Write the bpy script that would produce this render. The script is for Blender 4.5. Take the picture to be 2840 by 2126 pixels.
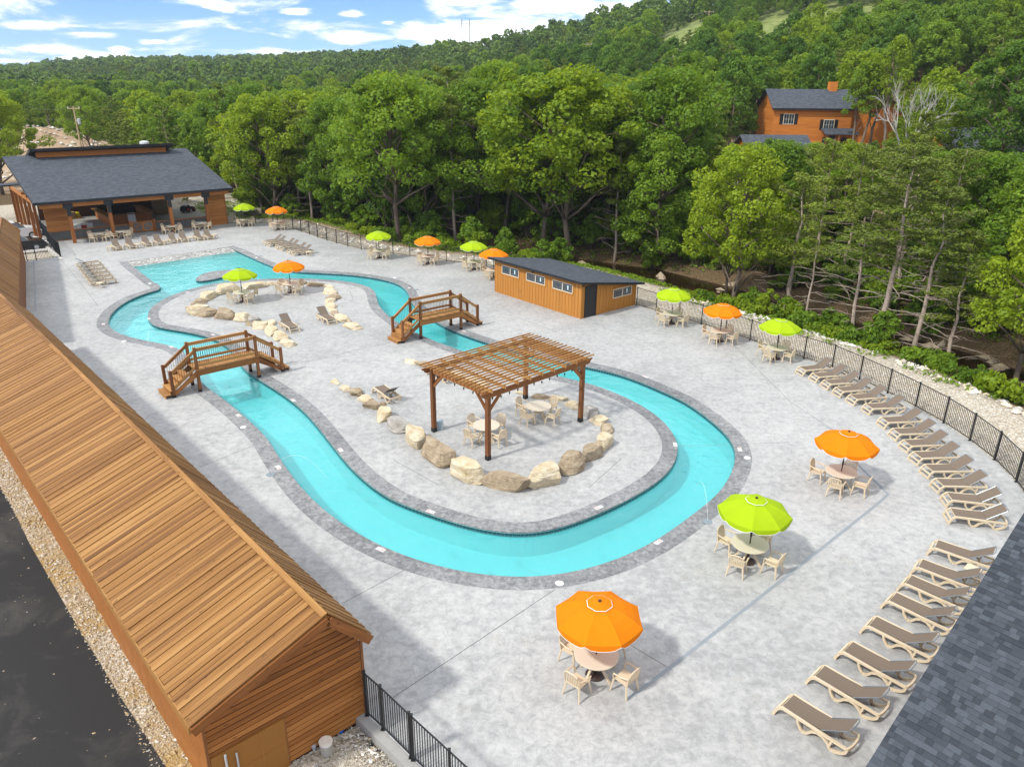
import bpy, math, random
import numpy as np
from mathutils import Vector as V, Matrix, noise, geometry

for o in list(bpy.data.objects): bpy.data.objects.remove(o)
sc = bpy.context.scene
C = sc.collection
R = random.Random(11)
PI = math.pi

# ---------------------------------------------------------------- camera, sky, sun, exposure
cam = bpy.data.objects.new('camera', bpy.data.cameras.new('camera'))
C.objects.link(cam); sc.camera = cam
CAMZ = 14.9018
PITCH, ROLL = 0.381856, 0.0096388
_r, _u, _f = V((1, 0, 0)), V((0, math.sin(PITCH), math.cos(PITCH))), V((0, math.cos(PITCH), -math.sin(PITCH)))
_r2 = _r * math.cos(ROLL) + _u * math.sin(ROLL); _u2 = _u * math.cos(ROLL) - _r * math.sin(ROLL)
cam.matrix_world = Matrix(((_r2.x, _u2.x, -_f.x, 0), (_r2.y, _u2.y, -_f.y, 0), (_r2.z, _u2.z, -_f.z, CAMZ), (0, 0, 0, 1)))
cam.data.sensor_width = 36; cam.data.lens = 26.595
cam.data.clip_start = .1; cam.data.clip_end = 6000

SUN_EL, SUN_AZ = math.radians(47.5), math.atan2(-.578, -.816)      # shadows fall towards (+.82, +.58)
world = bpy.data.worlds.new('World'); sc.world = world; world.use_nodes = True
sun = bpy.data.objects.new('sun', bpy.data.lights.new('sun', 'SUN')); C.objects.link(sun)
sun.data.energy = 2.2; sun.data.angle = math.radians(4); sun.data.color = (1, .965, .89)
_sd = V((math.cos(SUN_AZ) * math.cos(SUN_EL), math.sin(SUN_AZ) * math.cos(SUN_EL), math.sin(SUN_EL)))
sun.rotation_euler = _sd.to_track_quat('Z', 'Y').to_euler()
sc.view_settings.view_transform = 'Standard'; sc.view_settings.look = 'None'
sc.view_settings.exposure = 0.82; sc.view_settings.gamma = 1; sc.view_settings.use_curve_mapping = False
SKY_STRENGTH = .15

class NT:                                                           # small node-tree helper
    def __init__(s, tree): s.t = tree; s.n = tree.nodes; s.l = tree.links
    def add(s, kind, **kw):
        n = s.n.new(kind)
        ins = kw.pop('ins', {})
        for k, v in kw.items(): setattr(n, k, v)
        for k, v in ins.items():
            if isinstance(v, bpy.types.NodeSocket): s.l.new(v, n.inputs[k])
            else: n.inputs[k].default_value = v
        return n
    def math(s, op, a, b=0.0, c=None, clamp=False):
        i = {0: a, 1: b}
        if c is not None: i[2] = c
        return s.add('ShaderNodeMath', operation=op, use_clamp=clamp, ins=i).outputs[0]
    def mix(s, f, a, b, blend='MIX'):
        n = s.add('ShaderNodeMix', data_type='RGBA', blend_type=blend)
        for k, v in ((0, f), (6, a), (7, b)):
            if isinstance(v, bpy.types.NodeSocket): s.l.new(v, n.inputs[k])
            else: n.inputs[k].default_value = (v if k == 0 else (*v[:3], 1))
        return n.outputs[2]
    def noise(s, vec, scale, detail=4, rough=.55, dist=0.0):
        i = {'Scale': scale, 'Detail': detail, 'Roughness': rough, 'Distortion': dist}
        if vec is not None: i['Vector'] = vec
        return s.add('ShaderNodeTexNoise', ins=i).outputs[0]
    def ramp(s, fac, stops, interp='LINEAR'):
        n = s.add('ShaderNodeValToRGB', ins={0: fac}); n.color_ramp.interpolation = interp
        e = n.color_ramp.elements
        while len(e) < len(stops): e.new(.5)
        for el, (p, c) in zip(e, stops): el.position = p; el.color = (*c[:3], 1) if not isinstance(c, (int, float)) else (c, c, c, 1)
        return n.outputs[0]

def make_sky():
    w = NT(world.node_tree); w.n.clear()
    sky = w.add('ShaderNodeTexSky', sky_type='NISHITA', sun_disc=False, sun_elevation=SUN_EL, sun_rotation=PI / 2 - SUN_AZ,
                altitude=900, air_density=.75, dust_density=.15, ozone_density=2.5)
    tc = w.add('ShaderNodeTexCoord').outputs['Generated']
    sep = w.add('ShaderNodeSeparateXYZ', ins={0: tc})
    az = w.math('ARCTAN2', sep.outputs[0], sep.outputs[1]); el = w.math('ARCSINE', sep.outputs[2])
    cv = w.add('ShaderNodeCombineXYZ', ins={0: w.math('MULTIPLY', az, 9.0), 1: w.math('MULTIPLY', el, 42.0)}).outputs[0]
    wisp = w.noise(cv, 1.6, 7, .58, .3)
    puff = w.noise(cv, 5.0, 6, .6, .2)
    cover = None                                                    # the single cloud banks: (azimuth, elevation, half width, half height, weight) in degrees
    for a, e, wa, we, k in ((-29.9, 2.75, 2.72, 0.36, 0.82), (-27.2, 2.3, 2.04, 0.24, 0.69), (-30.3, 1.45, 2.21, 0.29, 0.73), (-23.6, 2.0, 1.27, 0.21, 0.77), (-25.7, 1.55, 0.77, 0.27, 0.82),
                        (-25, 1.05, 4.25, 0.19, 0.53), (-31, .75, 3.82, 0.26, 0.53), (-20.3, 4.4, 2.55, 0.31, 0.73), (-14.7, 4.0, 1.10, 0.31, 0.82), (-11.0, 3.95, 1.02, 0.31, 0.77), (-8.6, 3.5, 0.68, 0.21, 0.52),
                        (-2.0, 2.9, 6.6, .95, 1.15), (2.6, 2.9, 4.5, .8, 1.0), (2.4, 4.7, 4.2, .7, 1.05), (7, 4.3, 5, .9, .9), (-15, 1.5, 5, .35, .6),
                        (18, 5.5, 9, 1.5, .9), (40, 6, 12, 1.6, .9), (-48, 4, 10, 1.4, .9), (-35, 9, 10, 1.2, .7), (10, 11, 12, 1.6, .7), (70, 5, 15, 2, .9), (-80, 6, 18, 2, .9), (120, 7, 22, 2.5, .9), (175, 6, 22, 2, .9), (-130, 8, 22, 2.5, .9)):
        dx = w.math('MULTIPLY', w.math('SUBTRACT', az, math.radians(a)), 1 / math.radians(wa))
        dy = w.math('MULTIPLY', w.math('SUBTRACT', el, math.radians(e)), 1 / math.radians(we))
        d = w.math('SQRT', w.math('ADD', w.math('MULTIPLY', dx, dx), w.math('MULTIPLY', dy, dy)))
        b = w.math('MULTIPLY', w.math('SUBTRACT', 1.35, d), k)
        cover = b if cover is None else w.math('MAXIMUM', cover, b)
    nz = w.math('ADD', w.math('MULTIPLY', wisp, 1.5), w.math('MULTIPLY', puff, .9))
    dens = w.math('ADD', w.math('MAXIMUM', cover, -.45), w.math('SUBTRACT', nz, 1.30))
    # broken cloud cover above the view, unseen, added as fill for the shadows
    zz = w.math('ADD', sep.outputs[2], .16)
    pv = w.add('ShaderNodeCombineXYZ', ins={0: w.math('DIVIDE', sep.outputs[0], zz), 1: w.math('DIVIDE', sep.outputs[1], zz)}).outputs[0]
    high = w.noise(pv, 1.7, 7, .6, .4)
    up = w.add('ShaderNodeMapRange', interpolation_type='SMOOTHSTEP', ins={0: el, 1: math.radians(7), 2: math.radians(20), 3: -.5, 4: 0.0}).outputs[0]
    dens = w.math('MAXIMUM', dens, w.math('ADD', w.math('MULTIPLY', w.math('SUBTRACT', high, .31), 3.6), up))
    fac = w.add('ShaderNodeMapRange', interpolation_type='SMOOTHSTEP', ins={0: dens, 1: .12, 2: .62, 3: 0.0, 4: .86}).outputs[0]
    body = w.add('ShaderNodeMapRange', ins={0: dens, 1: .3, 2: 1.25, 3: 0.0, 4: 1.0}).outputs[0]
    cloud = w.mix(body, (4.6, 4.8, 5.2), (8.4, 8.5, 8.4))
    clr = w.mix(1.0, sky.outputs[0], (.33, .46, .70), 'MULTIPLY')
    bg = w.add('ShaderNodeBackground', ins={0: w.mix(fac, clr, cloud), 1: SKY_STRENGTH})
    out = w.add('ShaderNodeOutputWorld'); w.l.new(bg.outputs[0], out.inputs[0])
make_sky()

# ---------------------------------------------------------------- mesh helpers
class MB:
    def __init__(s): s.v = []; s.f = []; s.m = []
    def add(s, vs, fs, mi=0):
        o = len(s.v); s.v += [tuple(v) for v in vs]
        for f in fs: s.f.append(tuple(i + o for i in f)); s.m.append(mi)
        return s
    def box(s, c, d, M=None, mi=0):
        x, y, z = d[0] / 2, d[1] / 2, d[2] / 2; c = V(c)
        vs = [V((a, b, e)) for a in (-x, x) for b in (-y, y) for e in (-z, z)]
        if M is not None: vs = [M @ v for v in vs]
        return s.add([v + c for v in vs], [(0, 1, 3, 2), (4, 6, 7, 5), (0, 4, 5, 1), (2, 3, 7, 6), (0, 2, 6, 4), (1, 5, 7, 3)], mi)
    def b3(s, x0, x1, y0, y1, z0, z1, mi=0): return s.box(((x0 + x1) / 2, (y0 + y1) / 2, (z0 + z1) / 2), (x1 - x0, y1 - y0, z1 - z0), None, mi)
    def bar(s, a, b, w, h, mi=0, up=(0, 0, 1)):
        a, b = V(a), V(b); d = b - a; L = d.length
        if L < 1e-6: return s
        d = d / L; sd = d.cross(V(up))
        sd = V((1, 0, 0)) if sd.length < 1e-4 else sd.normalized()
        u = sd.cross(d)
        M = Matrix((d, sd, u)).transposed()
        return s.box((a + b) / 2, (L, w, h), M, mi)
    def tube(s, pts, rad, n=6, mi=0, cap=True):
        pts = [V(p) for p in pts]; k = len(pts)
        if isinstance(rad, (int, float)): rad = [rad] * k
        o = len(s.v); ref = V((.31, .17, .93))
        for i, p in enumerate(pts):
            d = (pts[min(i + 1, k - 1)] - pts[max(i - 1, 0)]).normalized()
            a = d.cross(ref)
            if a.length < .05: a = d.cross(V((1, 0, 0)))
            a.normalize(); b = d.cross(a)
            for j in range(n):
                t = 2 * PI * j / n; s.v.append(tuple(p + (a * math.cos(t) + b * math.sin(t)) * rad[i]))
        for i in range(k - 1):
            for j in range(n):
                j2 = (j + 1) % n
                s.f.append((o + i * n + j, o + i * n + j2, o + (i + 1) * n + j2, o + (i + 1) * n + j)); s.m.append(mi)
        if cap:
            s.f.append(tuple(o + j for j in range(n))[::-1]); s.m.append(mi)
            s.f.append(tuple(o + (k - 1) * n + j for j in range(n))); s.m.append(mi)
        return s
    def lathe(s, prof, n=16, c=(0, 0, 0), mi=0):
        o = len(s.v)
        for r, z in prof:
            for j in range(n):
                t = 2 * PI * j / n; s.v.append((c[0] + r * math.cos(t), c[1] + r * math.sin(t), c[2] + z))
        for i in range(len(prof) - 1):
            for j in range(n):
                j2 = (j + 1) % n; s.f.append((o + i * n + j, o + i * n + j2, o + (i + 1) * n + j2, o + (i + 1) * n + j)); s.m.append(mi)
        s.f.append(tuple(o + j for j in range(n))[::-1]); s.m.append(mi)
        s.f.append(tuple(o + (len(prof) - 1) * n + j for j in range(n))); s.m.append(mi)
        return s
    def prism(s, poly, z0, z1, mi=0):
        n = len(poly); o = len(s.v)
        s.v += [(p[0], p[1], z0) for p in poly] + [(p[0], p[1], z1) for p in poly]
        s.f.append(tuple(range(o, o + n))[::-1]); s.m.append(mi); s.f.append(tuple(range(o + n, o + 2 * n))); s.m.append(mi)
        for i in range(n): j = (i + 1) % n; s.f.append((o + i, o + j, o + n + j, o + n + i)); s.m.append(mi)
        return s
    def ext(s, poly, a, b, axis='y', mi=0):                         # polygon in xz (or yz) pushed along y (or x)
        n = len(poly); o = len(s.v)
        f = (lambda p, t: (p[0], t, p[1])) if axis == 'y' else (lambda p, t: (t, p[0], p[1]))
        s.v += [f(p, a) for p in poly] + [f(p, b) for p in poly]
        s.f.append(tuple(range(o, o + n))); s.m.append(mi); s.f.append(tuple(range(o + n, o + 2 * n))[::-1]); s.m.append(mi)
        for i in range(n): j = (i + 1) % n; s.f.append((o + j, o + i, o + n + i, o + n + j)); s.m.append(mi)
        return s
    def mesh(s, name, mats, smooth=False):
        me = bpy.data.meshes.new(name); me.from_pydata(s.v, [], s.f)
        for m in (mats if isinstance(mats, (list, tuple)) else [mats]): me.materials.append(m)
        if any(s.m): me.polygons.foreach_set('material_index', s.m)
        if smooth: me.polygons.foreach_set('use_smooth', [True] * len(s.f))
        me.update(); return me
    def build(s, name, mats, parent=None, smooth=False, **kw): return link(name, s.mesh(name, mats, smooth), parent, **kw)

KIDS = {}
def link(name, data, parent=None, loc=None, rz=0, kind=None):
    o = bpy.data.objects.new(name, data); C.objects.link(o)
    if parent is not None: o.parent = parent; KIDS.setdefault(parent.name, []).append(o)
    if loc is not None: o.location = loc
    if rz: o.rotation_euler[2] = rz
    if kind: o['kind'] = kind
    return o
def tag(o, label, cat, group=None):
    o['label'] = label; o['category'] = cat
    if group: o['group'] = group
    return o
def thing(name, label, cat, loc=(0, 0, 0), rz=0, group=None):
    return tag(link(name, None, None, loc, rz), label, cat, group)
def dup(o, parent=None):
    c = o.copy(); C.objects.link(c)
    if parent is not None: c.parent = parent; KIDS.setdefault(parent.name, []).append(c)
    for ch in KIDS.get(o.name, ()): dup(ch, c)
    return c
def place(proto, first, loc, rz, label, cat, group):
    o = proto if first else dup(proto)
    o.location = loc; o.rotation_euler = (0, 0, rz); tag(o, label, cat, group); return o
def structure(o): o['kind'] = 'structure'; return o
ORD = ['first', 'second', 'third', 'fourth', 'fifth', 'sixth', 'seventh', 'eighth', 'ninth', 'tenth', 'eleventh', 'twelfth', 'thirteenth', 'fourteenth', 'fifteenth', 'sixteenth',
       'seventeenth', 'eighteenth', 'nineteenth', 'twentieth', 'twenty-first', 'twenty-second', 'twenty-third', 'twenty-fourth', 'twenty-fifth', 'twenty-sixth', 'twenty-seventh', 'twenty-eighth', 'twenty-ninth', 'thirtieth']

# ---------------------------------------------------------------- materials
def newmat(name):
    m = bpy.data.materials.new(name); m.use_nodes = True; t = NT(m.node_tree); t.n.clear()
    p = t.add('ShaderNodeBsdfPrincipled'); o = t.add('ShaderNodeOutputMaterial'); t.l.new(p.outputs[0], o.inputs[0])
    return m, t, p, o
def sset(t, p, k, v):
    if isinstance(v, bpy.types.NodeSocket): t.l.new(v, p.inputs[k])
    else: p.inputs[k].default_value = (*v, 1) if isinstance(v, tuple) and len(v) == 3 else v
def bump(t, p, h, strength, dist=.02):
    b = t.add('ShaderNodeBump', ins={'Strength': strength, 'Distance': dist, 'Height': h}); t.l.new(b.outputs[0], p.inputs['Normal'])
def plain(name, c, rough=.6, metal=0.0, var=.12, scale=6.0, bmp=0.0, spec=.4):
    m, t, p, o = newmat(name)
    tc = t.add('ShaderNodeTexCoord').outputs['Object']
    n = t.noise(tc, scale, 5)
    col = t.mix(n, tuple(x * (1 - var) for x in c), tuple(min(1, x * (1 + var)) for x in c))
    sset(t, p, 'Base Color', col); p.inputs['Roughness'].default_value = rough; p.inputs['Metallic'].default_value = metal
    p.inputs['Specular IOR Level'].default_value = spec
    if bmp: bump(t, p, t.noise(tc, scale * 5, 4), bmp)
    return m
def wood(name, dark, mid, light, axis=0, rough=.62, tone=.35, scale=1.0, knots=True):
    m, t, p, o = newmat(name)
    tc = t.add('ShaderNodeTexCoord').outputs['Object']
    rnd = t.add('ShaderNodeObjectInfo').outputs['Random']
    off = t.add('ShaderNodeVectorMath', operation='ADD', ins={0: tc, 1: t.add('ShaderNodeCombineXYZ', ins={0: t.math('MULTIPLY', rnd, 37.0), 1: t.math('MULTIPLY', rnd, 91.0), 2: t.math('MULTIPLY', rnd, 53.0)}).outputs[0]}).outputs[0]
    sc_ = [14.0, 14.0, 14.0]; sc_[axis] = .55
    mp = t.add('ShaderNodeMapping', ins={0: off, 3: tuple(x * scale for x in sc_)}).outputs[0]
    g = t.noise(mp, 1.0, 6, .6, .6)
    sc2 = [3.0, 3.0, 3.0]; sc2[axis] = .35
    g2 = t.noise(t.add('ShaderNodeMapping', ins={0: off, 3: tuple(sc2)}).outputs[0], 1.0, 4, .6)
    f = t.math('ADD', t.math('MULTIPLY', g, .55), t.math('ADD', t.math('MULTIPLY', g2, .45), t.math('MULTIPLY', t.math('SUBTRACT', rnd, .5), tone)))
    col = t.ramp(f, [(.25, dark), (.5, mid), (.78, light)])
    if knots:
        sk = [5.0, 5.0, 5.0]; sk[axis] = 1.6
        vo = t.add('ShaderNodeTexVoronoi', ins={'Vector': t.add('ShaderNodeMapping', ins={0: off, 3: tuple(sk)}).outputs[0], 'Scale': 1.0}).outputs['Distance']
        k = t.ramp(vo, [(.05, 1.0), (.12, 0.0)]); col = t.mix(t.math('MULTIPLY', k, .75), col, tuple(x * .35 for x in dark))
    sset(t, p, 'Base Color', col); p.inputs['Roughness'].default_value = rough; p.inputs['Specular IOR Level'].default_value = .3
    bump(t, p, g, .35, .01); return m

WOOD = wood('cedar_timber', (.13, .046, .013), (.245, .092, .024), (.38, .165, .046), 0)
WOODZ = wood('cedar_timber_upright', (.125, .047, .017), (.20, .08, .026), (.30, .13, .045), 2)
WOODL = wood('cedar_rail', (.22, .10, .03), (.36, .175, .055), (.48, .26, .09), 0)
ROOFW = wood('weathered_roof_cedar', (.12, .048, .012), (.25, .115, .028), (.40, .215, .07), 0, tone=.28)
SIDING = wood('stained_siding', (.17, .06, .014), (.31, .115, .026), (.42, .175, .048), 0, tone=.35)
DOORP = plain('painted_door_panel', (.27, .115, .02), .6, var=.08, scale=2)
T111 = wood('ochre_panel_siding', (.33, .14, .026), (.43, .185, .035), (.50, .235, .052), 2, tone=.1, scale=.6, knots=False)
ORANGE = wood('orange_log_siding', (.36, .12, .02), (.52, .175, .028), (.62, .24, .045), 0, tone=.2)
BEIGE = plain('beige_resin', (.60, .495, .345), .45, var=.06, scale=9)
TABLETOP = plain('speckled_beige_tabletop', (.565, .505, .40), .5, var=.07, scale=60)
SLING = plain('taupe_sling_fabric', (.155, .118, .087), .8, var=.1, scale=40, bmp=.15)
STEEL = plain('grey_steel_tube', (.25, .29, .32), .4, .7)
BLACK = plain('black_powder_coat', (.012, .013, .015), .45)
BRONZE = plain('dark_bronze_pole', (.035, .02, .016), .45)
def fabric(name, c):
    m, t, p, o = newmat(name)
    tc = t.add('ShaderNodeTexCoord').outputs['Object']
    n = t.noise(tc, 3.0, 4); w = t.add('ShaderNodeTexWave', ins={'Vector': tc, 'Scale': 45.0, 'Distortion': 2.0}).outputs[1]
    col = t.mix(n, tuple(x * .9 for x in c), tuple(min(1, x * 1.08) for x in c))
    sset(t, p, 'Base Color', col); p.inputs['Roughness'].default_value = .85; p.inputs['Specular IOR Level'].default_value = .15
    bump(t, p, t.math('ADD', t.math('MULTIPLY', w, .2), n), .25, .02)
    tr = t.add('ShaderNodeBsdfTranslucent', ins={0: (*c, 1)})
    mx = t.add('ShaderNodeMixShader', ins={0: .22, 1: p.outputs[0], 2: tr.outputs[0]}); t.l.new(mx.outputs[0], o.inputs[0]); return m
LIME = fabric('lime_canvas', (.37, .53, .010)); ORNG = fabric('orange_canvas', (.80, .225, .004))
WHITE = plain('white_trim', (.8, .8, .78), .5)
def shingle(name, a, b):
    m, t, p, o = newmat(name)
    tc = t.add('ShaderNodeTexCoord').outputs['Object']; rnd = t.add('ShaderNodeObjectInfo').outputs['Random']
    br = t.add('ShaderNodeTexBrick', offset=.37, ins={'Vector': tc, 'Scale': 1.0, 'Mortar Size': .006, 'Brick Width': .34, 'Row Height': .145, 'Color1': (0, 0, 0, 1), 'Color2': (1, 1, 1, 1), 'Mortar': (.0, .0, .0, 1)})
    cell = t.noise(tc, 5.5, 2, .5); g = t.noise(tc, 160.0, 3, .6)
    f = t.math('ADD', t.math('MULTIPLY', br.outputs[0], .4), t.math('ADD', t.math('MULTIPLY', cell, .35), t.math('MULTIPLY', g, .3)))
    sset(t, p, 'Base Color', t.ramp(f, [(.2, a), (.8, b)])); p.inputs['Roughness'].default_value = .9; p.inputs['Specular IOR Level'].default_value = .2
    bump(t, p, t.math('ADD', br.outputs[0], t.math('MULTIPLY', g, .6)), .5, .01); return m
SHIN = shingle('charcoal_shingles', (.036, .042, .052), (.092, .105, .124))
TABS = []
for i, c in enumerate(((.050, .057, .067), (.061, .070, .083), (.076, .087, .103), (.041, .047, .056))):
    TABS.append(plain('shingle_granules_%s' % ('dark', 'mid', 'pale', 'black')[i], c, .92, var=.45, scale=70, bmp=.3, spec=.15))
FASCIA = plain('black_fascia', (.012, .014, .018), .5)
GALV = plain('galvanised_metal', (.20, .20, .195), .5, .4, var=.4, scale=3)
CONC = plain('plain_concrete', (.52, .50, .46), .85, var=.15, scale=3, bmp=.15)
WHITEP = plain('white_plastic', (.78, .78, .76), .45, var=.04)
GREYP = plain('grey_metal_box', (.42, .45, .47), .5)
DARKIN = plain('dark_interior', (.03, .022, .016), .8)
def glass_mat(name, c=(.03, .04, .05)):
    m, t, p, o = newmat(name); p.inputs['Base Color'].default_value = (*c, 1); p.inputs['Roughness'].default_value = .05; p.inputs['Specular IOR Level'].default_value = .9
    return m
GLASS = glass_mat('dark_window_glass')

def deck_mat(name, lo, mid, hi, scale=1.0, tint=True):
    m, t, p, o = newmat(name)
    tc = t.add('ShaderNodeTexCoord').outputs['Object']
    big = t.noise(tc, .10, 4, .55); mid_ = t.noise(tc, .7 * scale, 5, .6, .3)
    fine = t.noise(tc, 3.4 * scale, 10, .74, .35)
    patch = t.ramp(big, [(.38, 0.0), (.62, 1.0)])                     # where the release powder was left thick
    flake = t.ramp(t.noise(tc, 2.3 * scale, 9, .78, .25), [(.50, 0.0), (.57, 1.0)])
    v = t.math('ABSOLUTE', t.math('SUBTRACT', t.noise(tc, 2.6 * scale, 8, .72, .9), .5))
    crack = t.ramp(v, [(.0, 1.0), (.03, 0.0)])
    f = t.math('ADD', t.math('MULTIPLY', mid_, .24), t.math('ADD', t.math('MULTIPLY', fine, .60), t.math('MULTIPLY', big, .30)))
    col = t.ramp(f, [(.50, lo), (.575, mid), (.66, hi)])
    col = t.mix(t.math('MULTIPLY', flake, t.math('ADD', .15, t.math('MULTIPLY', patch, .45))), col, hi)
    col = t.mix(t.math('MULTIPLY', crack, t.math('ADD', .06, t.math('MULTIPLY', patch, .36))), col, tuple(x * .72 for x in lo))
    st = t.noise(tc, .9, 5, .6)
    col = t.mix(t.math('MULTIPLY', t.ramp(st, [(.62, 0.0), (.75, 1.0)]), .25), col, (.34, .29, .20))
    sset(t, p, 'Base Color', col)
    p.inputs['Roughness'].default_value = .62; p.inputs['Specular IOR Level'].default_value = .35
    bump(t, p, t.math('ADD', fine, t.math('MULTIPLY', crack, -.3)), .35, .015); return m
DECK = deck_mat('stamped_grey_concrete', (.285, .288, .286), (.362, .365, .36), (.445, .445, .435))
COPE = deck_mat('dark_stamped_coping', (.125, .128, .134), (.20, .204, .21), (.33, .334, .33), 1.6)
JOINT = plain('dark_joint_filler', (.14, .14, .14), .9)
DRAIN = plain('blue_grey_drain_cover', (.27, .305, .34), .6)
ASPH = plain('black_asphalt', (.024, .024, .026), .95, var=.3, scale=1.2, bmp=.25, spec=.1)
def asphalt():
    m, t, p, o = newmat('black_asphalt'); tc = t.add('ShaderNodeTexCoord').outputs['Object']
    g = t.noise(tc, 60.0, 3, .6); d = t.noise(tc, .35, 6, .65, .5); sp = t.noise(tc, 11.0, 3, .6)
    c = t.ramp(g, [(.35, (.020, .020, .021)), (.7, (.045, .044, .043))])
    c = t.mix(t.math('MULTIPLY', t.ramp(d, [(.5, 0.0), (.72, 1.0)]), .45), c, (.13, .12, .105))
    c = t.mix(t.math('MULTIPLY', t.ramp(sp, [(.68, 0.0), (.74, 1.0)]), t.ramp(d, [(.45, 0.0), (.65, .9)])), c, (.40, .36, .29))
    sset(t, p, 'Base Color', c); p.inputs['Roughness'].default_value = .92; p.inputs['Specular IOR Level'].default_value = .15; bump(t, p, g, .35, .01); return m
ASPH = asphalt()
PAINT = plain('white_road_paint', (.72, .72, .70), .7)

# ---------------------------------------------------------------- outlines measured on the ground
def smooth(pts, n=3, closed=True):                                  # Catmull-Rom
    out = []; k = len(pts)
    for i in range(k if closed else k - 1):
        p = [V(pts[(i + j) % k] if closed else pts[min(max(i + j, 0), k - 1)]) for j in (-1, 0, 1, 2)]
        for q in range(n):
            t = q / n
            out.append(tuple(.5 * ((2 * p[1]) + (-p[0] + p[2]) * t + (2 * p[0] - 5 * p[1] + 4 * p[2] - p[3]) * t * t + (-p[0] + 3 * p[1] - 3 * p[2] + p[3]) * t ** 3)))
    if not closed: out.append(tuple(pts[-1]))
    return out
def offset(pts, d):                                                 # closed loop, + is to the left of travel
    k = len(pts); out = []
    for i in range(k):
        a, b = V(pts[i - 1]), V(pts[(i + 1) % k]); t = (b - a)
        if t.length < 1e-6: out.append(tuple(pts[i])); continue
        t.normalize(); dd = d[i] if isinstance(d, list) else d
        out.append((pts[i][0] - t.y * dd, pts[i][1] + t.x * dd))
    return out
OUT_R = [(-26.76,70.89),(-24.66,68.28),(-22.47,65.63),(-20.37,63.08),(-18.84,61.53),(-17.34,61.26),(-15.53,61.17),(-12.88,60.79),(-11.28,59.75),(-9.69,58.83),(-8.84,57.7),(-8.24,56.41),(-7.85,55.27),(-7.59,53.95),(-7.27,52.29),(-6.88,51.39),(-5.91,49.29),(-4.93,47.68),(-4.02,46.35),(-3.2,45.4),(-2.27,44.5),(-1.23,43.48),(-0.02,42.33),(2.17,40.95),(4.13,39.79),(5.52,39.1),(6.42,38.18),(7.39,36.97),(8.25,35.53),(8.59,35.29),(9.08,33.99),(9.51,32.63),(9.79,31.45),(9.89,30.49),(9.8,29.5),(9.52,28.49),(8.97,27.26),(8.36,26.12),(7.48,24.96),(6.68,24.25),(6.37,23.81),(5.12,22.46),(3.94,21.54),(2.81,20.9),(1.74,20.5),(0.71,20.31),(-0.31,20.34),(-1.34,20.53),(-2.4,20.86),(-3.51,21.39),(-4.7,22.15),(-6.03,23.24),(-7.3,24.68),(-8.15,25.8),(-9.11,27.29),(-9.95,28.65),(-10.56,29.81),(-10.95,30.43),(-11.67,31.38),(-12.49,32.39),(-13.54,33.73),(-14.4,34.67),(-15.43,35.76),(-16.22,36.59),(-16.98,37.87),(-17.92,39.51),(-18.71,40.97),(-19.44,42.15),(-20.71,42.94),(-22.01,43.33),(-23.46,44.03),(-24.74,44.91),(-25.64,45.83),(-26.35,46.96),(-26.93,48.32),(-27.41,50.14),(-27.61,51.89),(-27.52,53.34),(-27.09,54.65),(-26.7,55.34)]
OUT_TIP = [(-26.78,55.98),(-27.34,56.84),(-28.17,57.73)]
BEACH_L = (-33.36,64.43)
BEACH_R = OUT_R[0]
ISLE = smooth([(-25.11,51.82),(-25.2,53.06),(-24.9,54.82),(-24.16,56.23),(-23.22,57.22),(-22.27,57.99),(-21.05,58.59),(-19.52,59.06),(-18.33,59.28),(-17.08,59.31),(-15.03,59.0),(-14.03,58.74),(-12.82,58.28),(-11.76,57.59),(-10.92,56.66),(-10.47,55.74),(-10.11,54.52),(-9.86,53.02),(-9.48,51.6),(-8.98,50.25),(-8.28,48.88),(-7.44,47.41),(-6.13,45.48),(-4.69,43.71),(-3.28,42.46),(-1.68,41.09),(0.39,39.49),(2.31,38.3),(3.37,37.76),(4.3,37.12),(5.32,36.07),(6.25,34.78),(6.83,33.65),(7.22,32.49),(7.43,31.32),(7.4,30.05),(7.22,29.15),(6.79,28.02),(6.23,27.08),(5.45,26.18),(4.54,25.33),(4.04,24.87),(3.13,24.13),(1.91,23.28),(1.05,22.93),(0.21,22.86),(-0.64,23.0),(-1.49,23.29),(-2.69,23.88),(-3.97,24.78),(-4.39,24.94),(-5.37,25.86),(-6.54,27.48),(-7.12,28.42),(-8.12,30.17),(-9.22,32.12),(-10.09,33.53),(-11.37,35.14),(-12.77,36.67),(-13.85,37.76),(-14.52,38.53),(-15.07,39.3),(-15.75,40.63),(-16.55,42.1),(-17.53,43.43),(-18.68,44.4),(-20.02,45.18),(-21.41,45.74),(-22.52,46.02),(-23.4,46.65),(-24.2,47.89),(-24.87,49.48),(-25.28,50.98)], 3)
ISLET = smooth([(-25.16,58.63),(-25.28,59.66),(-25.12,60.73),(-24.61,61.43),(-23.77,61.83),(-23.19,61.85),(-22.68,61.1),(-22.67,60.16),(-23.3,59.42),(-23.96,58.5),(-24.68,58.12)], 3)
def lin(a, b, n): return [(a[0] + (b[0] - a[0]) * i / n, a[1] + (b[1] - a[1]) * i / n) for i in range(n)]
def relax(p, n, closed=True):
    for _ in range(n): p = [tuple((V(p[i - 1]) + V(p[i]) * 2 + V(p[(i + 1) % len(p)])) / 4) if closed or 0 < i < len(p) - 1 else p[i] for i in range(len(p))]
    return p
ISLE = relax(ISLE, 14)
OUT = relax(smooth(OUT_R, 3, False), 14, False)
OUT += smooth(OUT_TIP, 3, False)
_left = lin(OUT_TIP[-1], BEACH_L, 6)[1:] + [BEACH_L]
_beach = lin(BEACH_L, BEACH_R, 10)[1:]
_n0 = len(OUT) + len(_left)
OUT += _left + _beach
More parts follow.
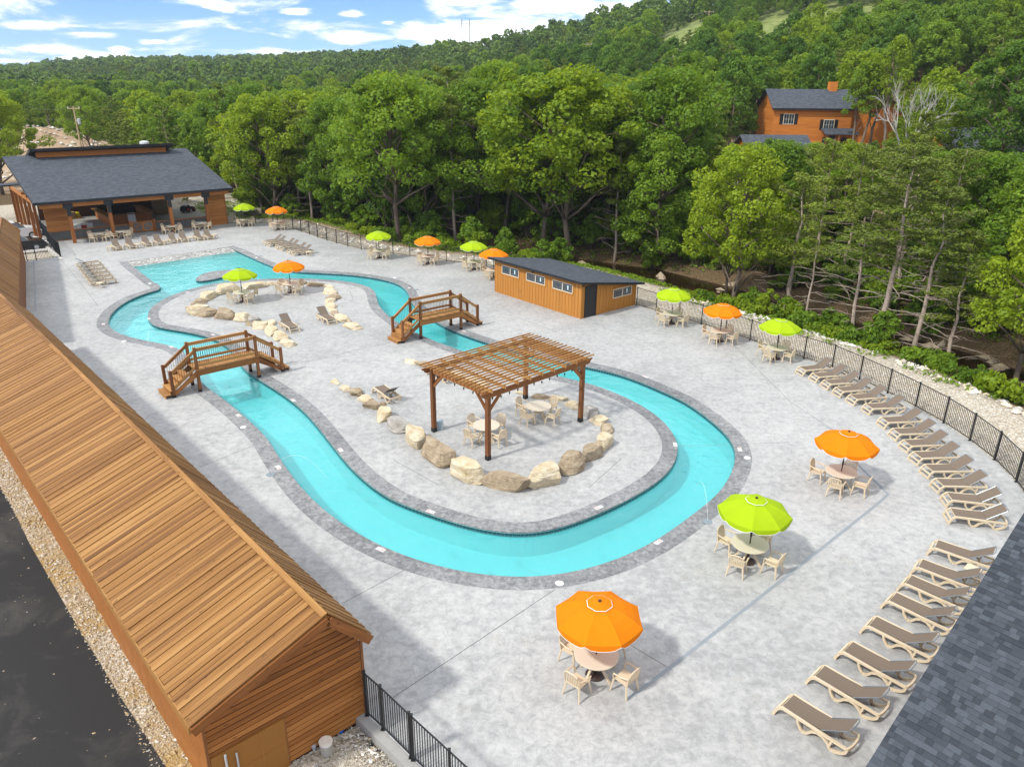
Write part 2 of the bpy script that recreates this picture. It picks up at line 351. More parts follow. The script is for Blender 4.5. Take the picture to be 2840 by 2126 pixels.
# clockwise seen from above? make the loop anticlockwise
def area(p): return sum(p[i - 1][0] * p[i][1] - p[i][0] * p[i - 1][1] for i in range(len(p))) / 2
_w = [.69] * _n0 + [0.0] * len(_beach); _w[_n0 - 1] = .69
_w[0] = .69
sgn = -1 if area(OUT) > 0 else 1
OUT_D = offset(OUT, [w * sgn for w in _w])
ISLE_D = offset(ISLE, (1 if area(ISLE) > 0 else -1) * .66)
FENCE_N = [(-31.23,83.2),(-30.2,83.35),(-28.27,83.46),(-26.25,83.08),(-24.61,81.74),(-23.36,80.43),(-22.1,78.93),(-20.9,77.58),(-19.67,75.98),(-18.42,74.52),(-17.14,73.16),(-15.76,71.73),(-14.25,70.47),(-12.63,69.4),(-10.98,68.53),(-9.32,67.61),(-7.6,66.75),(-5.86,65.82),(-4.04,64.95),(-2.31,64.22),(-0.7,63.3),(1.0,62.3)]
FENCE_E = [(8.85,52.35),(9.99,50.86),(11.28,49.4),(12.46,47.88),(13.67,46.38),(14.75,44.68),(15.86,42.95),(16.95,41.42),(18.06,40.05),(18.8,38.16),(19.47,36.28),(20.01,34.44),(20.44,32.62),(20.64,30.75),(20.65,28.88),(20.41,26.97),(19.95,25.15),(19.3,23.4),(18.45,21.75)]
B1 = V((-3.653, 14.68)); U1 = V((-.672, .7406)); T1 = V((-.7406, -.672))     # timber roofed building nearest the camera
DECK_EDGE = [(-3.6, 14.6), (5.2, 5.8), (21, 5.8), (22.5, 16), (18.7, 21.6)] + [tuple(p) for p in FENCE_E[::-1]] + [(7.5, 55.6), (3, 61.2)] + [tuple(p) for p in FENCE_N[::-1]] + [
    (-31.6, 83.6), (-44.0, 73.0), (-45.4, 73.2), (-40.1, 66.1), (-42.06, 64.31), (-29.4, 43.2), (-27.7, 41.4)]

# ---------------------------------------------------------------- terrain
PAV_O = V((-44.6, 72.4)); PAV_A = math.radians(39.6)
SKYLINE = [(-60, .6, 900), (-32.2, .35, 900), (-26.4, .95, 850), (-20, 1.05, 800), (-13, 1.45, 700), (-10.8, 1.5, 620), (-6.6, 1.95, 540), (-2.8, 2.1, 480), (-1.4, 2.6, 450), (1.4, 3.2, 430), (5.1, 3.8, 410), (8.2, 4.9, 390), (12, 6.2, 380), (20, 7.4, 370), (32, 8.2, 350), (60, 8, 350)]
def smst(t): t = np.clip(t, 0, 1); return t * t * (3 - 2 * t)
def seg_dist(x, y, poly):
    best = np.full(x.shape, 1e9)
    for (ax, ay), (bx, by) in zip(poly[:-1], poly[1:]):
        dx, dy = bx - ax, by - ay; L = dx * dx + dy * dy + 1e-9
        t = np.clip(((x - ax) * dx + (y - ay) * dy) / L, 0, 1)
        best = np.minimum(best, np.hypot(x - ax - t * dx, y - ay - t * dy))
    return best
def inside(x, y, poly):
    c = np.zeros(x.shape, bool); k = len(poly)
    for i in range(k):
        (ax, ay), (bx, by) = poly[i - 1], poly[i]
        m = ((ay > y) != (by > y)) & (x < (bx - ax) * (y - ay) / (by - ay + 1e-12) + ax)
        c ^= m
    return c
BACK = FENCE_N[::1] + [(3, 61.2), (7.5, 55.6)] + FENCE_E
CABINS = [(43.2, 113.5, 5.75, 10), (57, 112, 5.6, 9), (28, 92, 4.2, 8), (53, 84, 4.4, 9), (66, 118, 7, 9), (20.5, 99, 3.0, 8)]
def terrain(x, y):
    x = np.asarray(x, float); y = np.asarray(y, float)
    az = np.degrees(np.arctan2(x, np.maximum(y, 1e-3))); r = np.hypot(x, y)
    A = np.array(SKYLINE)
    el = np.interp(az, A[:, 0], A[:, 1]); Rs = np.interp(az, A[:, 0], A[:, 2])
    zR = 14.9 + Rs * np.tan(np.radians(el)) - 10.5
    r0 = np.interp(az, [-40, -15, 5, 20, 40], [120, 105, 88, 72, 66]); p = np.interp(az, [-30, 0, 25], [1.5, 1.25, 1.05])
    t = np.clip((r - r0) / (Rs - r0), 0, 1)
    z = zR * t ** p - np.clip(r - Rs, 0, 400) * .03
    z = np.where(y < 1, 0, z)
    z += 1.2 * np.sin(x * .043 + 1) * np.sin(y * .037) * smst((r - 110) / 80)
    d = seg_dist(x, y, BACK); ins = inside(x, y, DECK_EDGE)
    right = ((y > 40) & (x > -31)) | (x > 15)
    base = np.full(x.shape, -.22)
    bank = np.interp(d, [0, 5.0, 6.2, 8.9, 9.8, 13.5, 15.5, 24], [-.16, -.22, -.5, -1.3, -1.95, -1.95, -.9, -.15])
    nb = inside(x, y, [(-33, 84), (-20, 140), (60, 140), (80, 60), (60, 5), (21.5, 5.8)] + [tuple(q) for q in BACK[::-1]])
    base = np.where(nb & (d < 40), bank + .0, base)
    z = z + base
    for cx, cy, cz, cr in CABINS:
        w = 1 - smst((np.hypot(x - cx, y - cy) - cr) / 9); z = z * (1 - w) + cz * w
    # the dirt heaps on the cleared ground behind the pavilion
    for hx, hy, hz, hr in ((-90, 148, 4.0, 11), (-101, 154, 3.5, 12), (-80, 146, 2.2, 9)):
        z = z + hz * np.exp(-((x - hx) ** 2 + (y - hy) ** 2) / hr ** 2)
    edge = seg_dist(x, y, DECK_EDGE + [DECK_EDGE[0]])
    z = np.where(ins, np.where(edge > .7, -2.6, -.3), z)
    return z
def tz(x, y): return float(terrain(np.array([x]), np.array([y]))[0])
def axis(lo, hi, a, b, step):
    m = list(np.arange(a, b, step)); s = step; q = b
    while q < hi: m.append(q); s *= 1.13; q += s
    s = step; q = a; L = []
    while q > lo: s *= 1.13; q -= s; L.append(q)
    return np.array(L[::-1] + m)
def make_terrain():
    X = axis(-1500, 1500, -62, 52, .9); Y = axis(-200, 1700, 2, 112, .9)
    gx, gy = np.meshgrid(X, Y, indexing='ij'); z = terrain(gx, gy)
    nx, ny = len(X), len(Y)
    vs = np.stack([gx, gy, z], -1).reshape(-1, 3)
    i = np.arange(nx * ny).reshape(nx, ny)
    fs = np.stack([i[:-1, :-1], i[1:, :-1], i[1:, 1:], i[:-1, 1:]], -1).reshape(-1, 4)
    me = bpy.data.meshes.new('ground'); me.vertices.add(len(vs)); me.vertices.foreach_set('co', vs.ravel().astype(np.float32))
    me.loops.add(fs.size); me.loops.foreach_set('vertex_index', fs.ravel().astype(np.int32)); me.polygons.add(len(fs))
    me.polygons.foreach_set('loop_start', (np.arange(len(fs)) * 4).astype(np.int32))
    me.polygons.foreach_set('use_smooth', np.ones(len(fs), bool)); me.update(calc_edges=True)
    # what covers the ground: r = pale gravel, g = bare earth, b = grass
    d = seg_dist(gx, gy, BACK).reshape(-1); x = vs[:, 0]; y = vs[:, 1]; r = np.hypot(x, y)
    nb = inside(gx, gy, [(-33, 84), (-20, 140), (60, 140), (80, 60), (60, 5), (21.5, 5.8)] + [tuple(q) for q in BACK[::-1]]).reshape(-1)
    grav = np.where(nb, 1 - smst((d - np.where(x > 3, 5.0, 3.2)) / 1.2), 0)
    left = ~nb & (r < 115) & (x < 0); grav = np.where(left | ((y < 14) & (x < 0)) | ((y < 24) & (x < 9)), 1, grav)
    earth = np.where(nb & (d >= 3.2) & (d < 9), .7, 0)
    earth = np.maximum(earth, np.where((x < -.50 * y) & (y > 105) & (y < 172) & (x > -125), 1, 0))
    for cx, cy, cz, cr in CABINS: earth = np.maximum(earth, 1 - smst((np.hypot(x - cx, y - cy) - cr - 6) / 6))
    grass = np.where((r > 200), 1, 0) * 1.0
    col = np.stack([grav, earth, grass, np.where((x * -.7406 + y * -.672 + 7.16 > 3.0) & (y < 60), 1.0, .05)], -1).astype(np.float32)
    at = me.color_attributes.new('cover', 'FLOAT_COLOR', 'POINT'); at.data.foreach_set('color', col.ravel())
    m, t, p, o = newmat('ground_cover')
    tc = t.add('ShaderNodeTexCoord').outputs['Object']
    at_ = t.add('ShaderNodeAttribute', attribute_name='cover'); sp = t.add('ShaderNodeSeparateColor', ins={0: at_.outputs[0]})
    n1 = t.noise(tc, .5, 6, .6); n2 = t.noise(tc, 9.0, 5, .65)
    vo = t.add('ShaderNodeTexVoronoi', ins={'Vector': tc, 'Scale': 16.0})
    g = t.math('ADD', t.math('MULTIPLY', t.add('ShaderNodeSeparateColor', ins={0: vo.outputs['Color']}).outputs[0], .6), t.math('MULTIPLY', n2, .4))
    gravel = t.ramp(g, [(.15, (.22, .19, .15)), (.45, (.42, .37, .29)), (.8, (.62, .57, .49))])
    gravel = t.mix(t.math('MULTIPLY', t.ramp(n1, [(.38, .1), (.56, .9)]), at_.outputs['Alpha']), gravel, (.36, .235, .085))
    earthc = t.ramp(t.math('ADD', t.math('MULTIPLY', n2, .55), t.math('MULTIPLY', t.noise(tc, .22, 7, .68, .6), .5)), [(.3, (.12, .07, .04)), (.55, (.40, .29, .19)), (.75, (.58, .49, .37))])
    litter = t.ramp(n2, [(.3, (.05, .036, .02)), (.5, (.11, .075, .04)), (.62, (.18, .125, .07)), (.8, (.07, .09, .02))])
    grassc = t.ramp(n1, [(.3, (.10, .14, .035)), (.55, (.20, .24, .075)), (.75, (.34, .32, .15))])
    c = t.mix(sp.outputs[2], litter, grassc); c = t.mix(sp.outputs[1], c, earthc); c = t.mix(sp.outputs[0], c, gravel)
    sset(t, p, 'Base Color', c); p.inputs['Roughness'].default_value = .95; p.inputs['Specular IOR Level'].default_value = .1
    bump(t, p, t.math('ADD', n2, vo.outputs['Distance']), .6, .05)
    me.materials.append(m); structure(link('ground', me))
make_terrain()

# ---------------------------------------------------------------- deck, coping, pool
def flat(name, loops, z, mat, top_side=None):
    """a flat sheet with holes, plus a skirt of the given depth round the outer loop"""
    tri = geometry.tessellate_polygon([[V((p[0], p[1], 0)) for p in L] for L in loops])
    vs = [(p[0], p[1], z) for L in loops for p in L]; fs = []
    for t in tri:
        a, b, c = (V(vs[i]) for i in t)
        fs.append(tuple(t) if (b - a).cross(c - a).z > 0 else tuple(t)[::-1])
    m = MB(); m.add(vs, fs)
    if top_side:
        L = loops[0]; n = len(L)
        o = len(m.v); m.v += [(p[0], p[1], z - top_side) for p in L]
        for i in range(n): j = (i + 1) % n; m.f.append((i, j, o + j, o + i)); m.m.append(0)
    return m.build(name, mat)
def ring(name, a, b, z, mat, skip=()):
    m = MB(); n = len(a); m.v = [(p[0], p[1], z) for p in a] + [(p[0], p[1], z) for p in b]
    for i in range(n):
        if i in skip: continue
        j = (i + 1) % n
        f = (i, j, n + j, n + i); q = [V(m.v[k]) for k in f]
        m.f.append(f if (q[1] - q[0]).cross(q[2] - q[0]).z > 0 else f[::-1]); m.m.append(0)
    return m.build(name, mat)
structure(flat('pool_deck', [DECK_EDGE, OUT_D], 0.0, DECK, .22))
structure(flat('island_deck', [ISLE_D], 0.0, DECK))
structure(ring('pool_coping', OUT, OUT_D, .003, COPE, skip=set(range(_n0 + 1, len(OUT) - 1))))
structure(ring('island_coping', ISLE, ISLE_D, .003, COPE))
structure(flat('islet', [ISLET], .003, COPE))
bdir = (V(BEACH_R) - V(BEACH_L)).normalized(); bn = V((bdir.y, -bdir.x))            # into the pool
if (V((-15, 60)) - V(BEACH_L)).dot(bn) < 0: bn = -bn
def pool_z(x, y):
    d = (V((x, y)) - V(BEACH_L)).dot(bn)
    return max(-1.02, -.012 - max(0, d) * .085) if d > -.5 else -.02
def plaster():
    m, t, p, o = newmat('pool_plaster')
    tc = t.add('ShaderNodeTexCoord').outputs['Object']
    pos = t.add('ShaderNodeSeparateXYZ', ins={0: tc})
    n = t.noise(tc, .35, 4, .5); peb = t.noise(tc, 4.0, 7, .75, .8)
    blue = t.mix(n, (.17, .60, .62), (.24, .67, .68))
    stone = t.ramp(peb, [(.42, (.14, .14, .13)), (.52, (.33, .32, .30)), (.6, (.62, .61, .58))])
    d = t.math('ADD', t.math('MULTIPLY', t.math('SUBTRACT', pos.outputs[0], BEACH_L[0]), bn.x), t.math('MULTIPLY', t.math('SUBTRACT', pos.outputs[1], BEACH_L[1]), bn.y))
    f = t.add('ShaderNodeMapRange', ins={0: t.math('ADD', d, t.math('MULTIPLY', peb, .25)), 1: 1.5, 2: 3.4, 3: 0.0, 4: 1.0}).outputs[0]
    f2 = t.add('ShaderNodeMapRange', ins={0: d, 1: 2.5, 2: 13.0, 3: 0.0, 4: 1.0}).outputs[0]
    pale = t.mix(f2, (.40, .62, .62), blue)
    sset(t, p, 'Base Color', t.mix(f, stone, pale)); p.inputs['Roughness'].default_value = .7
    return m
PLAST = plaster()
TEAL = plain('dark_teal_tile', (.015, .06, .075), .15, var=.5, scale=8, spec=.6)
def pool_floor():
    bx = [p[0] for p in OUT]; by = [p[1] for p in OUT]
    X = np.arange(min(bx) - .3, max(bx) + .6, 1.0); Y = np.arange(min(by) - .3, max(by) + .6, 1.0)
    m = MB(); ny = len(Y)
    cx, cy = np.meshgrid(X + .5, Y + .5, indexing='ij'); near_pool = inside(cx, cy, OUT) | (seg_dist(cx, cy, OUT + [OUT[0]]) < 1.0)
    for x in X:
        for y in Y: m.v.append((x, y, pool_z(x, y)))
    for i in range(len(X) - 1):
        for j in range(ny - 1):
            if not near_pool[i, j]: continue
            m.f.append((i * ny + j, (i + 1) * ny + j, (i + 1) * ny + j + 1, i * ny + j + 1)); m.m.append(0)
    structure(m.build('pool_floor', PLAST, smooth=True))
pool_floor()
WATER_Z = -.15
def pool_walls():
    for nm, L, skip in (('pool_wall', OUT, set(range(_n0 - 1, len(OUT)))), ('island_wall', ISLE, ()), ('islet_wall', ISLET, ())):
        m = MB(); tl = MB(); n = len(L); ccw = area(L) > 0
        inner = nm == 'pool_wall'
        for i in range(n):
            if i in skip: continue
            a, b = V((*L[i], 0)), V((*L[(i + 1) % n], 0))
            dz = [.003, -.045, -1.1]
            for k in range(2):
                q = [(a.x, a.y, dz[k]), (b.x, b.y, dz[k]), (b.x, b.y, dz[k + 1]), (a.x, a.y, dz[k + 1])]
                m.add(q, [(0, 1, 2, 3)], k)
            # tiles, each proud of the wall
            d = b - a; ln = d.length; d = d / max(ln, 1e-6); nn = V((d.y, -d.x, 0)) * (1 if ccw else -1) * (-1 if inner else 1)
            c = max(1, round(ln / .152))
            for j in range(c):
                p0 = a + d * (ln * (j + .02) / c); p1 = a + d * (ln * (j + .98) / c); h = nn * .012
                tl.add([p0 + h + V((0, 0, -.05)), p1 + h + V((0, 0, -.05)), p1 + h + V((0, 0, -.20)), p0 + h + V((0, 0, -.20))], [(0, 1, 2, 3)])
        w = structure(m.build(nm, [COPE, PLAST]))
        tl.build('waterline_tile_band', TEAL, w, kind='stuff')
pool_walls()
def water_mat(name, tint, ripple=.05, murk=0, murk_c=(.035, .022, .01)):
    m, t, p, o = newmat(name)
    tc = t.add('ShaderNodeTexCoord').outputs['Object']
    h = t.math('ADD', t.noise(tc, 1.1, 3, .5, .6), t.math('MULTIPLY', t.noise(tc, 4.0, 3, .5, .4), .35))
    b = t.add('ShaderNodeBump', ins={'Strength': 1.0, 'Distance': ripple, 'Height': h}).outputs[0]
    tr = t.add('ShaderNodeBsdfTransparent', ins={0: (*tint, 1)}); gl = t.add('ShaderNodeBsdfGlossy', ins={0: (1, 1, 1, 1), 1: .04, 'Normal': b})
    fr = t.add('ShaderNodeFresnel', ins={0: 1.33, 'Normal': b})
    if murk:
        df = t.add('ShaderNodeBsdfDiffuse', ins={0: (*murk_c, 1)}); tr = t.add('ShaderNodeMixShader', ins={0: murk, 1: tr.outputs[0], 2: df.outputs[0]})
    mx = t.add('ShaderNodeMixShader', ins={0: fr.outputs[0], 1: tr.outputs[0], 2: gl.outputs[0]}); t.l.new(mx.outputs[0], o.inputs[0]); return m
structure(flat('pool_water', [OUT, ISLE, ISLET], WATER_Z, water_mat('pool_water', (.60, .94, .955), .06, .24, (.19, .59, .61))))
def creek():
    P_ = [(-25,101),(-12,88),(2,76),(16.29,65.5),(19.52,62.38),(21.69,60.13),(23.54,56.23),(25.95,51.69),(28.88,47.79),(31.21,44.78),(36,41),(44,36)]
    L = smooth(P_, 4, False); a = []; b = []
    for i, q in enumerate(L):
        t = (V(L[min(i + 1, len(L) - 1)]) - V(L[max(i - 1, 0)])).normalized(); n = V((-t.y, t.x)); w = 2.0 + .5 * math.sin(i * 1.3)
        a.append(tuple(V(q) + n * w)); b.append(tuple(V(q) - n * w))
    m = MB(); k = len(L); m.v = [(p[0], p[1], -1.62) for p in a + b]
    for i in range(k - 1): m.f.append((i, k + i, k + i + 1, i + 1)); m.m.append(0)
    structure(m.build('creek', water_mat('creek_water', (.35, .25, .13), .02, .35)))
    return L
CREEK = creek()
def strip(name, pts, w, mat, z=.004, kind='structure'):
    m = MB()
    for a, b in zip(pts[:-1], pts[1:]):
        a, b = V(a), V(b); d = (b - a).normalized(); n = V((-d.y, d.x)) * w / 2
        m.add([(*(a + n), z), (*(a - n), z), (*(b - n), z), (*(b + n), z)], [(0, 1, 2, 3)])
    o = m.build(name, mat); o['kind'] = kind; return o
for pts in ([(-3.01,15.18),(1.42,19.73)], [(-5.12,18.95),(-3.42,20.71)], [(-15.81,30.01),(-14.96,31.98)], [(-12.85,27.48),(-11.23,29.57)], [(-9.91,41.59),(-7.42,43.62)], [(-12.62,39.35),(-9.34,41.93)],
            [(12.8,55.9),(14.0,35.07)], [(-2.09,51.7),(0.55,48.76),(2.64,46.26)], [(4.7,48.72),(8.73,43.51)], [(7.49,29.9),(12.42,30.39)], [(-39.43,65.07),(-36.27,60.84),(-33.31,56.89),(-28.92,50.87)], [(-41.24,69.95),(-38.99,66.67)],
            [(-4.95,28.33),(-2.87,26.27)], [(3.06,26.14),(4.68,28.67)], [(14.0,35.07),(14.93,31.48)], [(-12.37,55.74),(-11.52,52.92)], [(3.16,17.52),(4.43,16.27)]):
    strip('deck_joint', pts, .022, JOINT)
for pts in ([(3.09,15.21),(4.79,16.7),(8.52,20.1),(13.9,25.05),(14.75,25.88),(14.57,28.59),(14.5,30.67)], [(-41.44,64.47),(-38.02,58.78),(-32.58,49.68)]):
    m = MB()
    for a, b in zip(pts[:-1], pts[1:]):
        a, b = V((*a, .006)), V((*b, .006)); d = (b - a).normalized(); n = V((-d.y, d.x, 0))
        for k in (-.04, 0, .04): m.bar(a + n * k, b + n * k, .026, .010)
    structure(m.build('trench_drain', DRAIN))

# asphalt road beside the near building and the car park behind it
ROAD = [(-8.0,6.0),(-8.07,13.15),(-10.2,15.32),(-12.88,18.14),(-15.08,20.5),(-16.79,22.34),(-18.91,24.78),(-20.2,26.16),(-24.5,30),(-36,44)]
structure(flat('asphalt_road', [ROAD + [(-60, 40), (-40, 4)]], -.20, ASPH))
strip('road_edge_line', [(-100, 0), (-99, 0)], .1, PAINT, -.19)
CARPARK = [(-47.19,72.47),(-55.26,84.3),(-60.4,91.66),(-63.14,95.56),(-66.21,99.97),(-76.39,115.11)]

# ---------------------------------------------------------------- timber roofed buildings (steep short slope to the pool, long shallow slope behind)
def plank_mesh(L, w, h, name='plank'):
    m = MB(); m.b3(0, L, -w / 2, w / 2, -h / 2, h / 2); return m
def basis(o, ex, ey, ez): return Matrix(((ex[0], ey[0], ez[0], o[0]), (ex[1], ey[1], ez[1], o[1]), (ex[2], ey[2], ez[2], o[2]), (0, 0, 0, 1)))
def timber_building(root_xy, u, length, label, xr=.92, zr=3.72, zl=2.62, zt=2.60, wl=3.81, n_left=195, n_right=105, near_detail=True):
    # local axes: x across (0 at the pool side wall, growing away from the pool), y along the ridge
    root = thing('timber_building', label, 'building', (*root_xy, 0))
    t = V((-u[1], u[0])); t = t if (t.dot(T1) > 0) else -t
    root.matrix_world = basis((*root_xy, 0), (t.x, t.y, 0), (u[0], u[1], 0), (0, 0, 1))
    o0, o1 = -.38, length + .35
    pitch = .15; n = int((o1 - o0) / pitch); step = (o1 - o0) / n
    eL = (4.12, zl); eR = (-.10, zt); rd = (xr, zr)
    def slope(a, b, cnt, far_first, nm):
        d = V((b[0] - a[0], 0, b[1] - a[1])); L = d.length; d /= L; up = V((-d.z, 0, d.x)); up = up if up.z > 0 else -up
        me = plank_mesh(L, step - .013, .03).mesh(nm, ROOFW); rest = MB(); k = 0
        for i in range(n):
            y = o0 + (i + .5) * step; lift = R.uniform(-.003, .011) + (0.0 if i % 2 else .012)
            p = V((a[0], y, a[1])) + up * (.03 + lift); ln = 1 + R.uniform(-.004, .012)
            if k < cnt:
                q = link(nm, me, root); q.matrix_local = basis(p, d * ln, (0, 1, 0), up); k += 1
            else:
                rest.bar(p, p + d * L, step - .012, .03, up=tuple(up))
        if rest.v: rest.build(nm + 's_far', ROOFW, root, kind='stuff')
        # deck under the planks
        sh = MB(); w_ = up * .028
        A, B = V((a[0], 0, a[1])), V((b[0], 0, b[1]))
        poly = [(A.x, A.z), (B.x, B.z), (B.x - w_.x * 2, B.z - w_.z * 2), (A.x - w_.x * 2, A.z - w_.z * 2)]
        sh.ext(poly, o0 + .02, o1 - .02); sh.build('roof_sheathing', SIDING, root)
    slope(rd, eL, n_left, True, 'roof_plank')
    slope(rd, eR, n_right, True, 'roof_plank')
    seg = 4.9; y = o0
    while y < o1 - .05:                                             # ridge boards, end to end
        y2 = min(o1, y + seg)
        dl = (V((eL[0], eL[1])) - V(rd)).normalized(); up = V((-dl.y, dl.x)); up = up if up.y > 0 else -up
        c = V(rd) + dl * .055 + up * .075
        b = MB(); b.bar((0, 0, 0), (y2 - y - .008, 0, 0), .15, .03)
        q = b.build('ridge_board', ROOFW, root); q.matrix_local = basis((c.x, y, c.y), (0, 1, 0), (dl.x, 0, dl.y), (-up.x * -1, 0, up.y) if False else (up.x, 0, up.y)); y = y2
    for ex, ez, sgn in ((eL[0] + .035, eL[1] - .06, 1), (eR[0] + .035, eR[1] - .12, -1)):   # eave boards
        b = MB(); b.b3(0, o1 - o0, -.02, .02, -.10, .10); q = b.build('eave_board', ROOFW, root); q.matrix_local = basis((ex, o0, ez), (0, 1, 0), (1, 0, 0), (0, 0, 1))
    for e in (eL, eR):                                              # rake boards of the gable
        for yy in (o0 - .02, o1 + .02):
            b = MB(); A = V((rd[0], yy, rd[1] - .13)); B_ = V((e[0], yy, e[1] - .12)); d = (B_ - A); L = d.length; d /= L
            b.b3(0, L, -.02, .02, -.11, .11); q = b.build('rake_board', WOOD, root); up = d.cross(V((0, 1, 0))); up = up if up.z > 0 else -up
            q.matrix_local = basis(A, d, (0, 1, 0), up)
    # rear posts, rafter tails under the long eave
    y = .6
    while y < length:
        b = MB(); b.b3(-.05, .05, -.05, .05, 2.15, 2.5); q = b.build('bracket', WOODZ, root); q.location = (3.95, y, 0)
        b = MB(); b.b3(0, 1.0, -.04, .04, -.09, 0); q = b.build('rafter_tail', WOOD, root); dd = (V((eL[0], 0, eL[1])) - V((rd[0], 0, rd[1]))).normalized()
        p = V((eL[0] - .9, y, eL[1] + .26)) ; q.matrix_local = basis(p + V((0, 0, -.02)), dd, (0, 1, 0), (-dd.z, 0, dd.x)); y += 2.45
    # walls: pool side boarded, gable boards one by one
    core = MB(); core.b3(.02, 3.79, .004, length - .004, -.3, 2.2); core.ext([(.02, 2.19), (3.79, 2.19), (3.79, 2.5), (xr, 3.42), (.2, 2.6)], .004, length - .004)
    core.build('wall', plain('gap_shade_core', (.035, .014, .005), .8), root)  # core coloured dark to stand in for shade in the board gaps
    q = MB(); q.b3(3.79, 3.83, .01, length - .01, -.3, 2.45); q.build('rear_boarding', SIDING, root)
    bw = .152
    for face_y, nm in ((0.0, 'near'), (length, 'far')):
        z = -.16; sgn = -1 if face_y == 0 else 1
        while z < 3.45:
            zc = z + bw / 2
            hi = zr - .30
            x0 = .0 if zc < 2.28 else xr - (hi - zc) * (xr / (hi - 2.28)); x1 = wl if zc < 2.34 else xr + (hi - zc) * ((wl - xr) / (hi - 2.34))
            spans = [(max(0, x0), min(wl, x1))]
            if near_detail and face_y == 0 and zc < 1.27: spans = [(0, 2.06)]
            for a, b_ in spans:
                if b_ - a < .12: continue
                b = MB(); b.b3(0, b_ - a, -.006, .008, -bw / 2 + .012, bw / 2 - .012); q = b.build('wall_board', SIDING, root)
                q.matrix_local = basis((a, face_y + sgn * (.006 + R.uniform(0, .004)), zc), (1, 0, 0), (0, 1, 0), (0, 0, 1))
            z += bw
        if near_detail and face_y == 0:
            for x in (-.03, wl + .02):
                b = MB(); b.b3(-.03, .03, -.05, .01, -.15, 2.3); q = b.build('corner_trim', WOODZ, root); q.location = (x, face_y - .01, 0)
            b = MB(); b.b3(2.10, 3.79, -.06, -.005, -.35, 1.25); q = b.build('door_panel', DOORP, root)
            q['label'] = 'flat brown painted double door panel'
            b = MB(); b.b3(2.06, 2.095, -.05, 0, -.2, 1.26); b.build('door_trim', WOODZ, root)
            for zz in (.55,):
                b = MB(); b.b3(2.11, 3.78, -.064, -.058, zz, zz + .008); b.build('door_seam', SIDING, root)
            for xx in (2.66, 3.22):
                b = MB(); b.b3(xx, xx + .008, -.064, -.058, -.3, 1.24); b.build('door_seam', SIDING, root)
    if True:                                                        # upright boards with gaps on the pool side
        m = MB(); y = .1
        while y < length - .1:
            m.b3(-.03, .0, y, y + .18, 0.0, 2.3); y += .2
        m.build('pool_side_boarding', SIDING, root, kind='stuff')
    return root
b1 = timber_building(B1, U1, 34.9, 'long timber building with weathered cedar plank roof in the left foreground')
P2_ = V((-42.06, 64.31)); U2 = V((-.516, .857))
b2 = timber_building((-42.06 + .516 * 26, 64.31 - .857 * 26), U2, 25.9, 'second timber building with steep plank roof at the left edge, behind the foreground one', n_left=60, n_right=136, near_detail=False)

